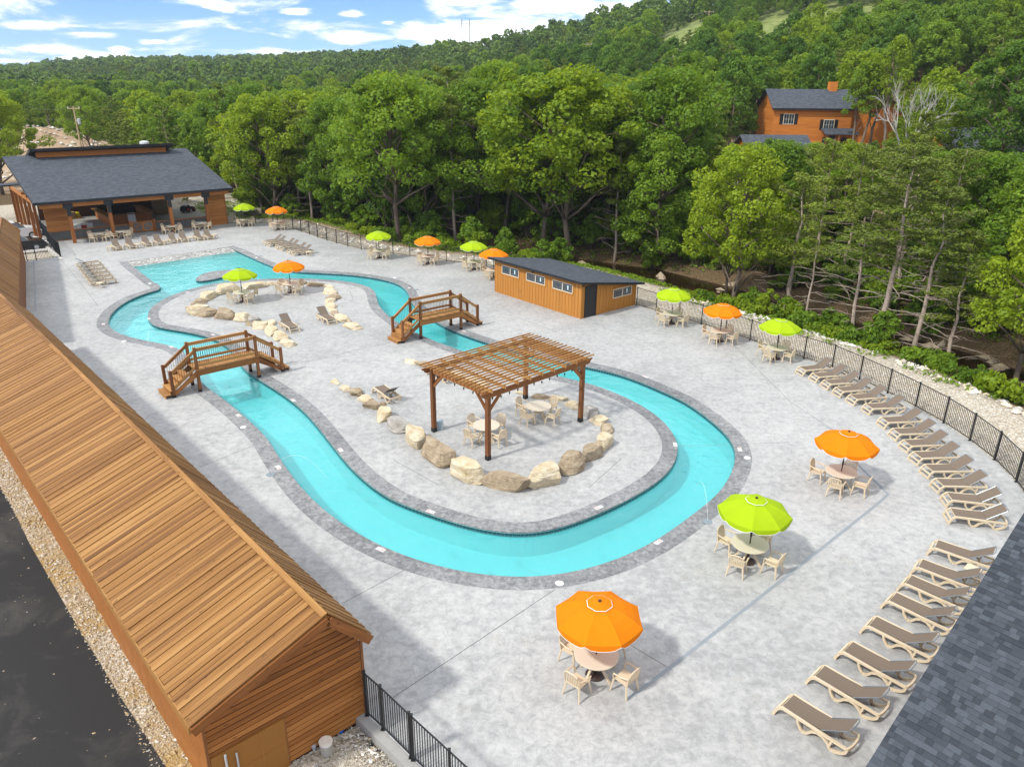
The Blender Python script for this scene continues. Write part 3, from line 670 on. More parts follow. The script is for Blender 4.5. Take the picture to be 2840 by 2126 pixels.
# ---------------------------------------------------------------- small pool shed with a single pitch roof
SH = [V((-1.36,55.74)), V((4.56,48.86)), V((8.77,52.48))]
def shed():
    ex = (SH[0] - SH[1]); L = ex.length; ex /= L
    ey = V((-ex.y, ex.x)); ey = ey if (SH[2] - SH[1]).dot(ey) > 0 else -ey
    D = (SH[2] - SH[1]).dot(ey); H0, H1 = 2.47, 1.60
    root = thing('pool_shed', 'small ochre board and batten shed with sloping charcoal roof by the fence', 'shed')
    root.matrix_world = basis((SH[1].x, SH[1].y, 0), (ex.x, ex.y, 0), (ey.x, ey.y, 0), (0, 0, 1))     # x from the near corner along the long wall, y to the back
    w = MB(); w.add([(0, 0, 0), (L, 0, 0), (L, D, 0), (0, D, 0), (0, 0, H0), (L, 0, H0), (L, D, H1), (0, D, H1)],
                    [(0, 1, 5, 4), (1, 2, 6, 5), (2, 3, 7, 6), (3, 0, 4, 7), (4, 5, 6, 7)]); w.build('wall', T111, root)
    me = MB(); me.b3(-.022, .022, -.012, .012, 0, 1); bm = me.mesh('batten', T111)
    # windows first so battens can stop at them: (wall, start, end, z0, z1)
    wins = [('f', .81, 2.78, 1.56, 2.18), ('f', 3.55, 5.5, 1.58, 2.19), ('f', 6.33, 8.22, 1.57, 2.2), ('s', 3.1, 5.03, .88, 1.51)]
    def bat(wall, s, z0, z1):
        q = link('batten', bm, root); q.scale = (1, 1, z1 - z0)
        if wall == 'f': q.location = (s, -.012, z0)
        else: q.location = (-.012, s, z0); q.rotation_euler[2] = PI / 2
    n = 30
    for i in range(n + 1):
        s = L * i / n; s = min(max(s, .02), L - .02); hit = [k for k in wins if k[0] == 'f' and k[1] - .08 < s < k[2] + .08]
        if hit: bat('f', s, .0, hit[0][3] - .1); bat('f', s, hit[0][4] + .1, H0 - .02)
        else: bat('f', s, .0, H0 - .02)
    n = 18
    for i in range(n + 1):
        s = min(max(D * i / n, .02), D - .02); h = H0 + (H1 - H0) * s / D - .02
        if .28 < s < 1.48: continue
        hit = [k for k in wins if k[0] == 's' and k[1] - .08 < s < k[2] + .08]
        if hit: bat('s', s, .0, hit[0][3] - .1); bat('s', s, hit[0][4] + .1, h)
        else: bat('s', s, .0, h)
    def xf(wall, s, off, z): return (s, -off, z) if wall == 'f' else (-off, s, z)
    for wl, a, b, z0, z1 in wins:
        def bx(name, s0, s1, za, zb, d0, d1, mat, par):
            m = MB()
            if wl == 'f': m.b3(s0, s1, -d1, -d0, za, zb)
            else: m.b3(-d1, -d0, s0, s1, za, zb)
            return m.build(name, mat, par)
        win = MB()
        for s0, s1, za, zb in ((a - .09, b + .09, z0 - .09, z0), (a - .09, b + .09, z1, z1 + .09), (a - .09, a, z0, z1), (b, b + .09, z0, z1)):
            win.b3(s0, s1, -.035, .0, za, zb) if wl == 'f' else win.b3(-.035, .0, s0, s1, za, zb)
        wo = win.build('window', T111, root)
        fr = MB()
        c = (a + b) / 2
        for s0, s1, za, zb in ((a, b, z0, z0 + .045), (a, b, z1 - .045, z1), (a, a + .045, z0, z1), (b - .045, b, z0, z1), (c - .03, c + .03, z0, z1)):
            fr.b3(s0, s1, -.045, .002, za, zb) if wl == 'f' else fr.b3(-.045, .002, s0, s1, za, zb)
        fr.build('frame', plain('window_frame_cream', (.66, .60, .50), .5), wo)
        for s0, s1 in ((a + .045, c - .03), (c + .03, b - .045)):
            bx('pane', s0, s1, z0 + .045, z1 - .045, .008, .014, GLASS, wo)
            g = MB()
            for f in (.22, .78):
                s = s0 + (s1 - s0) * f; zz = z0 + .045 + (z1 - z0 - .09) * f
                if wl == 'f': g.b3(s - .004, s + .004, -.018, -.015, z0 + .05, z1 - .05); g.b3(s0, s1, -.021, -.0185, zz - .004, zz + .004)
                else: g.b3(-.018, -.015, s - .004, s + .004, z0 + .05, z1 - .05); g.b3(-.021, -.0185, s0, s1, zz - .004, zz + .004)
            g.build('glazing_bars', plain('grey_glazing_bar', (.30, .29, .26), .5), wo)
        bx('sticker', (c + a) / 2 - .08 if wl == 'f' else (c + b) / 2 - .06, (c + a) / 2 + .04 if wl == 'f' else (c + b) / 2 + .06, z0 + .2, z1 - .14, .016, .023, plain('pale_blue_sticker', (.50, .70, .80), .6), wo)
    d = MB(); d.b3(-.03, .0, .40, 1.36, .02, 2.14); dr = d.build('door', plain('black_door', (.02, .02, .021), .55), root)
    f = MB(); f.b3(-.045, 0, .32, .40, 0, 2.2); f.b3(-.045, 0, 1.36, 1.44, 0, 2.2); f.b3(-.045, 0, .40, 1.36, 2.14, 2.2); f.build('door_frame', BLACK, root)
    h = MB(); h.tube([(-.09, 1.2, 1.0), (-.09, 1.32, 1.0)], .012); h.tube([(-.03, 1.3, 1.0), (-.09, 1.3, 1.0)], .012); h.build('handle', BLACK, dr)
    # roof slab with overhangs
    dz = (H1 - H0) / D; ov = .38
    z = lambda y: H0 + .06 + dz * y
    r = MB(); poly = [(-ov, z(-ov)), (D + ov, z(D + ov)), (D + ov, z(D + ov) + .05), (-ov, z(-ov) + .05)]
    r.ext(poly, -ov, L + ov, axis='x'); r.build('roof', SHIN, root)
    fa = MB()
    fa.b3(-ov - .02, L + ov + .02, -ov - .022, -ov, z(-ov) - .10, z(-ov) + .045); fa.b3(-ov - .02, L + ov + .02, D + ov, D + ov + .022, z(D + ov) - .1, z(D + ov) + .045)
    for x in (-ov - .022, L + ov):
        fa.add([(x + a, y, z(y) + q) for a in (0, .022) for y in (-ov, D + ov) for q in (-.1, .045)], [(0, 1, 3, 2), (4, 6, 7, 5), (0, 2, 6, 4), (1, 5, 7, 3), (0, 4, 5, 1), (2, 3, 7, 6)])
    fa.build('fascia', FASCIA, root)
    for loc in ((L * .52, -.1, 2.3), (-.06, .14, 2.22)):
        q = MB(); q.lathe([(.05, 0), (.06, .05), (.03, .09)], 8); q.lathe([(.03, .0), (.045, .05), (.05, .1)], 8, (.05, -.05, -.04)); q.build('floodlight', BLACK, root, loc=loc)
    q = MB(); q.lathe([(.03, 0), (.03, .06)], 8); q.build('hose_tap', plain('brass_tap', (.3, .2, .1), .4, .6), root, loc=(L * .68, -.05, .62))
shed()

# ---------------------------------------------------------------- bath house roof in the near right corner, shingles laid one by one
def near_roof():
    far = V((11.97,15.28,5.6)); near = V((6.62,10.34,3.2))
    e = (near - far); L0 = e.length; e /= L0
    h = V((e.y, -e.x, 0)).normalized(); h = h if h.x > 0 else -h       # level direction along the courses
    up = e.cross(h); up = up if up.z > 0 else -up
    root = thing('bath_house', 'building with charcoal shingled roof cut off by the lower right corner', 'building')
    fw = far - e * 3.0; L = L0 + 7.0; W_ = 9.0
    s = MB(); s.add([fw, fw + e * L, fw + e * L + h * W_, fw + h * W_] , [(0, 1, 2, 3)]); dn = -up * .12
    s.add([p + dn for p in (fw, fw + e * L, fw + e * L + h * W_, fw + h * W_)], [(3, 2, 1, 0)])
    a, b, c, d = fw, fw + e * L, fw + e * L + h * W_, fw + h * W_
    for p, q in ((a, b), (b, c), (c, d), (d, a)): s.add([p, p + dn, q + dn, q], [(0, 1, 2, 3)])
    s.build('roof_deck', FASCIA, root)
    ex = .13; rows = int(L / ex); cnt = 0; RR = random.Random(5)
    vis = []; rest = [MB() for _ in TABS]
    for i in range(rows):
        y0 = i * ex; x = -.02 - RR.uniform(0, .25) * 0
        while x < W_:
            w = RR.choice((.09, .12, .14, .17, .17, .2, .24)); t = RR.choice((0, 0, 1, 1, 1, 2, 2, 3, 3)); thick = RR.choice((.006, .006, .013, .014))
            p = fw + e * y0 + h * x; vis.append((p, min(w, W_ - x), t, thick)); x += w
    def dist(p): return (p - V((0, 0, CAMZ))).length
    def shows(p):
        q = p - V((0, 0, CAMZ)); zc = q.dot(_f)
        return abs(q.dot(_r2) / zc) < .675 and abs(q.dot(_u2) / zc) < .505
    vis.sort(key=lambda k: (not shows(k[0]), dist(k[0])))
    cache = {}
    for i, (p, w, t, th) in enumerate(vis):
        if i < 300:
            k = (round(w, 2), t, th)
            if k not in cache:
                m = MB(); m.add([(-.03, 0, .001), (ex, 0, .004), (ex, w - .004, .004), (-.03, w - .004, .001), (-.03, 0, .003), (ex, 0, .004 + th), (ex, w - .004, .004 + th), (-.03, w - .004, .003)],
                                [(4, 5, 6, 7), (1, 2, 6, 5), (0, 1, 5, 4), (3, 7, 6, 2)]); cache[k] = m.mesh('shingle', TABS[t])
            o = link('shingle', cache[k], root); o.matrix_local = basis(p, e, h, up)
        else:
            A = p - e * .03 + up * .003; B_ = p + e * ex + up * (.004 + th); hw = h * (w - .004); q = p + e * ex
            rest[t].add([A, B_, B_ + hw, A + hw, q, q + hw], [(0, 1, 2, 3), (4, 5, 2, 1)])
    for t, m in enumerate(rest): m.build('shingles_rest', TABS[t], root, kind='stuff')
    w = MB(); f0 = fw + e * .6 + h * .5
    base = [f0, fw + e * (L - .6) + h * .5, fw + e * (L - .6) + h * (W_ - .5), fw + e * .6 + h * (W_ - .5)]
    for p, q in zip(base, base[1:] + base[:1]): w.add([(p.x, p.y, -.2), (q.x, q.y, -.2), q - up * .1, p - up * .1], [(0, 1, 2, 3)])
    w.build('wall', SIDING, root)
near_roof()

# ---------------------------------------------------------------- open bar pavilion at the far end of the pool
PAVS = wood('pavilion_cedar', (.24, .085, .018), (.38, .145, .032), (.50, .21, .055), 0, tone=.25)
PAVZ = wood('pavilion_post_cedar', (.20, .065, .016), (.30, .105, .026), (.40, .15, .04), 2)
def pavilion():
    root = thing('bar_pavilion', 'open sided bar pavilion with wide charcoal roof behind the pool beach', 'pavilion', (PAV_O.x, PAV_O.y, 0), PAV_A)
    fl = MB(); fl.b3(-.6, 17.2, -.4, 13.6, -.25, .012); fl.build('floor', plain('pavilion_concrete_floor', (.30, .29, .27), .7, var=.25, scale=.8), root)
    for x in (1.83, 5.33, 10.95, 14.59):
        p = MB(); p.b3(x - .15, x + .15, -2.05, -1.75, 0, 3.45); po = p.build('post', PAVZ, root)
        b = MB(); b.b3(x - .16, x + .16, -2.075, -2.05, 2.55, 3.25); b.b3(x - .42, x + .42, -2.078, -2.05, 3.25, 3.72); b.build('bracket', FASCIA, po)
    b = MB(); b.b3(-.5, 17.0, -2.045, -1.78, 3.40, 3.98); b.build('header_beam', PAVS, root)
    # front wall: left panel, right panel, corrugated half walls with caps
    for x0, x1, z0, z1, nm in ((.05, 2.25, .98, 3.2, 'left'), (15.0, 17.1, 0, 3.9, 'right')):
        k = int((z1 - z0) / .30); hh = (z1 - z0) / k
        for i in range(k):
            m = MB(); m.b3(0, x1 - x0, -.05, .05, 0, hh - .012); o = m.build('wall_panel_board', T111 if 0 else PAVS, root); o.location = (x0, 0 if nm == 'left' else -.3, z0 + i * hh)
    m = MB(); m.b3(17.0, 17.16, -.36, .3, 0, 3.9); m.build('corner_post', PAVZ, root)
    for x0, x1 in ((.05, 7.35), (9.75, 15.0)):
        c = MB(); n = int((x1 - x0) / .055)
        for i in range(n):
            x = x0 + (x1 - x0) * i / n; w = (x1 - x0) / n; d = .03 if i % 2 else -.03
            c.add([(x, d, .06), (x + w, -d, .06), (x + w, -d, .9), (x, d, .9)], [(0, 1, 2, 3)])
        c.build('corrugated_half_wall', GALV, root)
        c = MB(); c.b3(x0, x1, -.09, .09, .9, .97); c.b3(x0, x1, -.04, .04, 0, .06); c.build('half_wall_cap', PAVS, root)
    for x in (7.42, 9.68):
        c = MB(); c.b3(x - .12, x + .12, -.14, .1, 0, 1.25); c.build('gate_post', PAVZ, root)
    for x0, x1 in ((7.56, 8.53), (8.57, 9.54)):
        g = MB()
        for z in (.12, 1.0): g.b3(x0, x1, -.03, .03, z, z + .11)
        for x in (x0, x1 - .1): g.b3(x, x + .1, -.03, .03, .12, 1.11)
        a, b_ = (x0 + .05, x1 - .05) if x0 < 8 else (x1 - .05, x0 + .05)
        g.bar((a, 0, .2), (b_, 0, 1.02), .05, .09); g.build('gate_leaf', PAVS, root)
        c = MB(); n = 18
        for i in range(n):
            x = x0 + .1 + (x1 - x0 - .2) * i / n; w = (x1 - x0 - .2) / n; d = .012 if i % 2 else -.012
            c.add([(x, .05 + d, .2), (x + w, .05 - d, .2), (x + w, .05 - d, 1.0), (x, .05 + d, 1.0)], [(0, 1, 2, 3)])
        c.build('gate_infill', GALV, root)
    # roof: front slope, clerestory, back slope
    y0, z0, y1, z1 = -2.32, 4.02, 11.4, 7.08; s = (z1 - z0) / (y1 - y0)
    r = MB(); r.ext([(y0, z0 - .1), (y1, z1 - .1), (y1, z1 + .02), (y0, z0 + .02)], -.95, 17.4, axis='x')
    ro = r.build('roof', SHIN, root)
    f = MB(); f.b3(-.98, 17.43, y0 - .03, y0, z0 - .22, z0 + .01)
    for x in (-.98, 17.4): f.add([(x + a, y, z0 + s * (y - y0) + q) for a in (0, .03) for y in (y0, y1) for q in (-.22, .012)], [(0, 1, 3, 2), (4, 6, 7, 5), (0, 2, 6, 4), (1, 5, 7, 3), (0, 4, 5, 1), (2, 3, 7, 6)])
    f.build('fascia', FASCIA, root)
    zz = z0 + s * (10.5 - y0)
    c = MB(); c.b3(1.95, 14.9, 10.45, 10.6, zz, zz + .75); c.build('clerestory_wall', ORANGE, root)
    c = MB(); c.ext([(9.6, zz + .98), (9.6, zz + .72), (24, zz - 2.9), (24, zz - 2.64)], 1.35, 15.55, axis='x'); c.build('back_roof', FASCIA, root)
    v = MB(); v.lathe([(.42, 0), (.42, .35), (.52, .37), (.5, .55), (.3, .66), (.05, .7)], 14, (12.9, 11.2, zz + .55)); v.build('roof_vent', plain('pale_metal_vent', (.6, .62, .6), .4, .4), root)
    # side posts and rear walls
    for i, y in enumerate((1.2, 3.9, 6.6, 9.3, 11.9, 14.4)):
        p = MB(); p.b3(-.62, -.36, y - .13, y + .13, -.2, 4.0 if y < 9 else 3.6); p.build('side_post', PAVZ, root)
    p = MB(); p.b3(-.60, -.38, .6, 14.6, 3.5, 3.8); p.build('side_beam', PAVS, root)
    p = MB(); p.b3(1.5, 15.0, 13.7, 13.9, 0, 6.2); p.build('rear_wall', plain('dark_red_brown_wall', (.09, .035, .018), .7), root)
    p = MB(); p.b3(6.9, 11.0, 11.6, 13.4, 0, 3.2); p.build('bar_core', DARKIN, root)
    p = MB(); p.ext([(13.9, 3.85), (19.5, 3.45), (19.5, 3.55), (13.9, 3.97)], -2.6, 1.2, axis='x'); p.build('side_porch_roof', SHIN, root)
    for y in (15.5, 18.8):
        p = MB(); p.b3(-2.3, -2.1, y - .1, y + .1, -.2, 3.5); p.build('side_post', PAVZ, root)
    # bar counter
    b = MB()
    for x0, x1, ya, yb in ((6.7, 11.1, 5.75, 5.95), (6.7, 6.9, 5.95, 11.8), (10.9, 11.1, 5.95, 11.8)): b.b3(x0, x1, ya, yb, .012, 1.04)
    b.build('bar_front', PAVZ, root)
    b = MB()
    for x0, x1, ya, yb in ((6.4, 11.4, 5.4, 6.15), (6.4, 7.1, 6.15, 12), (10.7, 11.4, 6.15, 12)): b.b3(x0, x1, ya, yb, 1.04, 1.12)
    b.build('bar_top', plain('varnished_bar_top', (.34, .17, .06), .25, var=.3, scale=2), root)
    return root
pavilion()
def pav(x, y, z=0):
    c, s = math.cos(PAV_A), math.sin(PAV_A); return (PAV_O.x + x * c - y * s, PAV_O.y + x * s + y * c, z)
def pav_items():
    m = MB(); m.b3(-.38, .38, -.03, .03, 0, 1.15); t = tag(m.build('white_panel', WHITEP), 'pale grey panel leaning on the front of the bar counter', 'panel'); t.matrix_world = Matrix.Translation(pav(8.95, 5.55, .02)) @ Matrix.Rotation(PAV_A, 4, 'Z') @ Matrix.Rotation(-.15, 4, 'X')
    t = thing('pallet_stack', 'tall cardboard cartons on a wooden pallet at the right of the bar', 'cartons', pav(13.4, 10.6, .012), PAV_A)
    m = MB()
    for y in (-.5, 0, .5): m.b3(-.8, .8, y - .05, y + .05, 0, .1)
    for k in range(7): m.b3(-.8 + k * .24, -.64 + k * .24, -.6, .6, .1, .125)
    m.build('pallet', WOODL, t)
    card = plain('brown_cardboard', (.30, .20, .11), .85)
    for x, z, w in ((-.42, .13, .74), (.38, .13, .74), (-.42, 1.05, .74), (.38, 1.05, .7), (-.05, 1.97, .9)):
        m = MB(); m.b3(x - w / 2, x + w / 2, -.5, .5, z, z + .9); m.build('carton', card, t)
    t = thing('garden_tractor', 'black walk-behind machine with red hubbed wheels on the pavilion floor', 'machine', pav(16.3, 10.2, .012), PAV_A + .5)
    m = MB(); m.ext([(-.7, .3), (-.6, .75), (-.1, .85), (.1, .6), (.7, .55), (.75, .3)], -.3, .3); m.build('body', BLACK, t)
    for x, r in ((-.45, .36), (.5, .25)):
        for y in (-.38, .38):
            m = MB(); m.lathe([(r, -.09), (r, .09)], 14); m.lathe([(r * .5, -.1), (r * .5, .1)], 10, (0, 0, 0), 1); w = m.build('wheel', [BLACK, plain('red_hub', (.4, .03, .02), .4)], t); w.rotation_euler[0] = PI / 2; w.location = (x, y, r)
    m = MB(); m.tube([(-.6, -.2, .8), (-1.1, -.22, 1.15), (-1.1, .22, 1.15), (-.6, .2, .8)], .02); m.build('handlebar', BLACK, t)
    t = thing('supply_pallet', 'pallet with yellow sacks and brown boxes at the left back of the pavilion', 'supplies', pav(4.6, 12.9, .012), PAV_A)
    m = MB(); m.b3(-.8, .8, -.5, .5, 0, .14); m.build('pallet', WOODL, t)
    m = MB(); m.b3(-.7, .2, -.4, .4, .14, .75); m.build('carton', card, t)
    for x, z in ((.5, .14), (.45, .4), (-.9, .0)):
        m = MB(); m.lathe([(.2, 0), (.3, .1), (.28, .22), (.12, .3)], 10, (x, 0, z)); m.build('sack', plain('yellow_sack', (.6, .48, .02), .6), t)
    t = thing('cooler', 'white and red cool boxes against the inside of the half wall', 'cool box', pav(3.6, 5.2, .012), PAV_A)
    for x, c in ((-.5, WHITEP), (0, WHITEP), (.5, plain('red_cool_box', (.35, .03, .03), .5)), (1.1, WHITEP)):
        m = MB(); m.b3(x - .22, x + .22, -.25, .25, 0, .5); b = m.build('box', c, t); m = MB(); m.b3(x - .235, x + .235, -.265, .265, .5, .58); m.build('lid', WHITEP, b)
pav_items()

# ---------------------------------------------------------------- foot bridges over the river
def bridge(p1, p4, far, label):
    a, b = V(p1), V(p4); ex = (b - a); L = ex.length; ex /= L; ey = V((-ex.y, ex.x)); W_ = 1.12
    root = thing('foot_bridge', label, 'bridge', (a.x, a.y, 0), math.atan2(ex.y, ex.x))          # x along the bridge, y away from the camera
    x2, x3 = 1.30, L - 1.33; H = 1.2; yn, yf = 0.0, W_
    pm = {}
    for x, h, base in ((0, 1.42, 0), (x2, 2.36, 0), (x3, 2.36, 0), (L, 1.42, 0)):
        for y in (yn, yf):
            key = h
            if key not in pm:
                m = MB(); m.b3(-.07, .07, -.07, .07, 0, h - .03); m.add([(-.07, -.07, h - .03), (.07, -.07, h - .03), (.07, .07, h - .03), (-.07, .07, h - .03), (-.045, -.045, h), (.045, -.045, h), (.045, .045, h), (-.045, .045, h)], [(4, 5, 6, 7), (0, 1, 5, 4), (1, 2, 6, 5), (2, 3, 7, 6), (3, 0, 4, 7)])
                bb = MB(); bb.b3(-.078, .078, -.078, .078, 0, .13); pm[key] = (m.mesh('post', WOODZ), bb.mesh('post_base', BLACK))
            o = link('post', pm[key][0], root, (x, y, 0)); link('post_base', pm[key][1], o)
    for y in (yn - .09, yf + .05):
        m = MB(); m.b3(x2 - .09, x3 + .09, y, y + .04, .86, 1.14); m.build('stringer', WOOD, root)
    n = 22; me = plank_mesh(W_ + .22, (x3 - x2 + .2) / n - .008, .035).mesh('deck_board', WOODL)
    for i in range(n):
        o = link('deck_board', me, root); o.matrix_local = basis((x2 - .1 + (i + .5) * (x3 - x2 + .2) / n, -.11, 1.18), (0, 1, 0), (-1, 0, 0), (0, 0, 1))
    bal = MB(); bal.tube([(0, 0, 0), (0, 0, 1)], .008, 5); bmesh_ = bal.mesh('baluster', BLACK)
    def rail(xa, za, xb, zb, y):
        m = MB(); m.bar((xa, y, za), (xb, y, zb), .045, .15); m.bar((xa, y, za + .085), (xb, y, zb + .085), .10, .03); m.build('hand_rail', WOODL, root)
        m = MB(); m.bar((xa, y, za - .82), (xb, y, zb - .82), .045, .13); m.build('lower_rail', WOODL, root)
        k = max(2, round((xb - xa) / .112))
        for i in range(1, k):
            t = i / k; o = link('baluster', bmesh_, root, (xa + (xb - xa) * t, y, za + (zb - za) * t - .78)); o.scale = (1, 1, .74)
    for y in (yn, yf):
        rail(x2 + .07, 2.2, x3 - .07, 2.2, y)
        rail(.07, 1.27, x2 - .07, 2.12, y); rail(x3 + .07, 2.12, L - .07, 1.27, y)
    ns = 6
    for s in (0, 1):
        x0 = 0 if s == 0 else L; dr = 1 if s == 0 else -1
        for i in range(ns):
            xs = x0 + dr * (-.28 + i * (1.34 / ns + .03)); z = (i + 1) * .2 - .02
            if i == ns - 1: continue
            m = MB(); m.b3(-.15, .15, -.05, W_ + .05, -.018, .018); m.build('stair_tread', WOODL, root, loc=(xs + dr * .02, 0, z))
            m = MB(); m.b3(-.012, .012, .0, W_, -.18, -.018); m.build('stair_riser', WOODL, root, loc=(xs - dr * .1, 0, z))
        for y in (yn - .02, yf - .02):
            m = MB(); xs0 = x0 - dr * .02; xe = x2 if s == 0 else x3
            m.ext([(xs0, .02), (xs0, .22), (xe, 1.16), (xe, .84)], y, y + .04); m.build('stair_stringer', WOOD, root)
    return root
bridge((-16.88,34.78), (-12.53,38.54), 0, 'timber foot bridge over the river on the left, nearer the long building')
bridge((-6.64,43.54), (-2.28,47.18), 0, 'timber foot bridge farther back, between the pergola and the small shed')

# ---------------------------------------------------------------- pergola on the island
PG = [V((-0.98,28.45)), V((-3.45,31.15)), V((3.23,32.4))]
def pergola():
    ex = PG[2] - PG[0]; L = ex.length; ex /= L; ey = V((-ex.y, ex.x)); W_ = 3.72
    root = thing('pergola', 'open timber pergola with slatted top on the rock ringed island', 'pergola', (PG[0].x, PG[0].y, 0), math.atan2(ex.y, ex.x))
    pm = MB(); pm.b3(-.09, .09, -.09, .09, 0, 3.1); pme = pm.mesh('post', WOODZ); bb = MB(); bb.b3(-.098, .098, -.098, .098, 0, .2); bme = bb.mesh('post_base', BLACK)
    for x in (0, L):
        for y in (0, W_): o = link('post', pme, root, (x, y, 0)); link('post_base', bme, o)
    zb, zt = 2.87, 3.12
    for y in (-.12, W_ + .12):
        m = MB(); e = .48
        poly = [(-e, zt), (-e, zt - .07), (-e + .1, zt - .1), (-e + .16, zt - .2), (-e + .26, zb), (L + e - .26, zb), (L + e - .16, zt - .2), (L + e - .1, zt - .1), (L + e, zt - .07), (L + e, zt)]
        m.ext(poly, y - .025, y + .025); m.build('long_beam', WOOD, root)
    for x in (0, L):
        m = MB(); m.b3(x - .04, x + .04, -.095, W_ + .095, zb + .003, zt - .003); o = MB(); o.bar((x, -.095, zb + .12), (x, W_ + .095, zb + .12), .08, .245); q = MB(); q.b3(0, W_ + .19, -.04, .04, -.122, .122)
        r = q.build('end_beam', WOOD, root); r.matrix_local = basis((x, -.095, zb + .125), (0, 1, 0), (-1, 0, 0), (0, 0, 1))
    for x, dx in ((0, 1), (L, -1)):
        for y, dy in ((0, 1), (W_, -1)):
            for d in ((dx, 0), (0, dy)):
                m = MB(); A = V((x + d[0] * .08, y + d[1] * .08, zb - .62)); B_ = V((x + d[0] * .72, y + d[1] * .72, zb + .02)); m.bar((0, 0, 0), ((B_ - A).length, 0, 0), .085, .11)
                q = m.build('knee_brace', WOOD, root); dd = (B_ - A).normalized(); sd = V((-dd.y, dd.x, 0)).normalized(); q.matrix_local = basis(A, dd, sd, dd.cross(sd))
    nr = 8; rm = MB(); rm.b3(0, W_ + .6, -.02, .02, -.07, .07); rme = rm.mesh('rafter', WOODL)
    for i in range(1, nr): q = link('rafter', rme, root); q.matrix_local = basis((L * i / nr, -.30, zt + .07), (0, 1, 0), (-1, 0, 0), (0, 0, 1))
    for x in (-.0, L): q = link('rafter', rme, root); q.matrix_local = basis((x, -.30, zt + .07), (0, 1, 0), (-1, 0, 0), (0, 0, 1))
    ns = 18; sm = MB(); sm.b3(0, L + 1.0, -.02, .02, -.03, .03); sme = sm.mesh('slat', WOODL)
    for i in range(ns):
        q = link('slat', sme, root, (-.5 + R.uniform(-.03, .03), -.22 + (W_ + .44) * i / (ns - 1), zt + .172)); q.rotation_euler[2] = R.uniform(-.003, .003)
    sl = thing('string_lights', 'string of small dark bulbs hanging under the pergola beams', 'lights', (PG[0].x, PG[0].y, 0), math.atan2(ex.y, ex.x))
    bm = MB(); bm.lathe([(.012, 0), (.02, .01), (.02, .06), (.036, .07), (.04, .1), (.012, .13)], 7, (0, 0, -.13)); bme = bm.mesh('bulb', BLACK, True)
    for k in range(12):
        x = .25 + (L - .5) * k / 11; link('bulb', bme, sl, (x, .0, 2.80 - .06 * math.sin(k * 1.9) ** 2))
    for k in range(6): link('bulb', bme, sl, (.05, .4 + (W_ - .7) * k / 5, 2.8))
    w = MB(); w.tube([(.2 + (L - .4) * k / 24, 0, 2.835 - .02 * (k % 2)) for k in range(25)], .006, 4); w.tube([(.05, .2 + (W_ - .4) * k / 14, 2.83 - .02 * (k % 2)) for k in range(15)], .006, 4); w.build('cable', BLACK, sl)
    m = MB(); m.b3(-.14, .14, -.12, .12, 0, .42); o = tag(m.build('outlet_box', plain('blue_grey_box', (.3, .38, .43), .5)), 'blue-grey outlet box standing at the back post of the pergola', 'box')
    p = PG[2] + ey * W_ - ex * (L - .32); p = PG[0] + ey * W_ + ex * .35; o.location = (p.x, p.y, 0)
    hp = V((-0.11,25.84)); m = MB(); m.tube([(0, 0, 0), (.01, .02, .28)], .018); tag(m.build('blue_pipe', plain('blue_pipe', (.02, .06, .35), .4), loc=(hp.x, hp.y, 0)), 'short blue pipe stub in front of the big brown boulder', 'pipe')
pergola()

# ---------------------------------------------------------------- tables, chairs, umbrellas
def make_chair():
    t = thing('armchair', '-', 'chair')
    s = MB(); s.prism([(-.21, -.2), (.21, -.2), (.23, .2), (-.23, .2)], .40, .435); s.build('seat', BEIGE, t)       # faces -y (the table)
    b = MB()
    pts = [(-.235, .23, .44), (-.235, .27, .7), (-.19, .30, .82), (-.09, .315, .87), (.09, .315, .87), (.19, .30, .82), (.235, .27, .7), (.235, .23, .44)]
    b.tube(pts, .022, 5); b.bar((-.22, .225, .45), (.22, .225, .45), .03, .05)
    for k in range(7):
        x = -.18 + .06 * k; b.bar((x, .23, .46), (x * .92, .305, .855 - abs(k - 3) * .008), .034, .012, up=(0, 1, 0))
    b.build('backrest', BEIGE, t)
    for sx in (-1, 1):
        a = MB(); a.tube([(sx * .235, .26, .66), (sx * .29, .05, .645), (sx * .285, -.17, .63), (sx * .25, -.205, .55), (sx * .235, -.21, .43)], [.02, .024, .024, .022, .02], 5); a.build('armrest', BEIGE, t)
        for sy, dy in ((-.2, -.06), (.2, .07)):
            l = MB(); p = (sx * .21, sy, .42); q = (sx * .27, sy + dy, 0)
            l.tube([p, q], [.036, .022], 5); l.build('leg', BEIGE, t)
    return t
def make_table():
    t = thing('round_table', '-', 'table')
    m = MB(); m.lathe([(.56, .675), (.60, .69), (.605, .71), (.595, .722)], 32); m.build('tabletop', TABLETOP, t)
    for k in range(4):
        a = PI / 4 + k * PI / 2; c, s = math.cos(a), math.sin(a); l = MB()
        l.bar((.07 * c, .07 * s, .40), (.40 * c, .40 * s, .67), .06, .05); l.bar((.10 * c, .10 * s, .46), (.50 * c, .50 * s, .0), .055, .055); l.build('leg', BEIGE, t)
    h = MB(); h.lathe([(.09, .36), (.09, .48)], 10); h.build('hub', BEIGE, t)
    return t
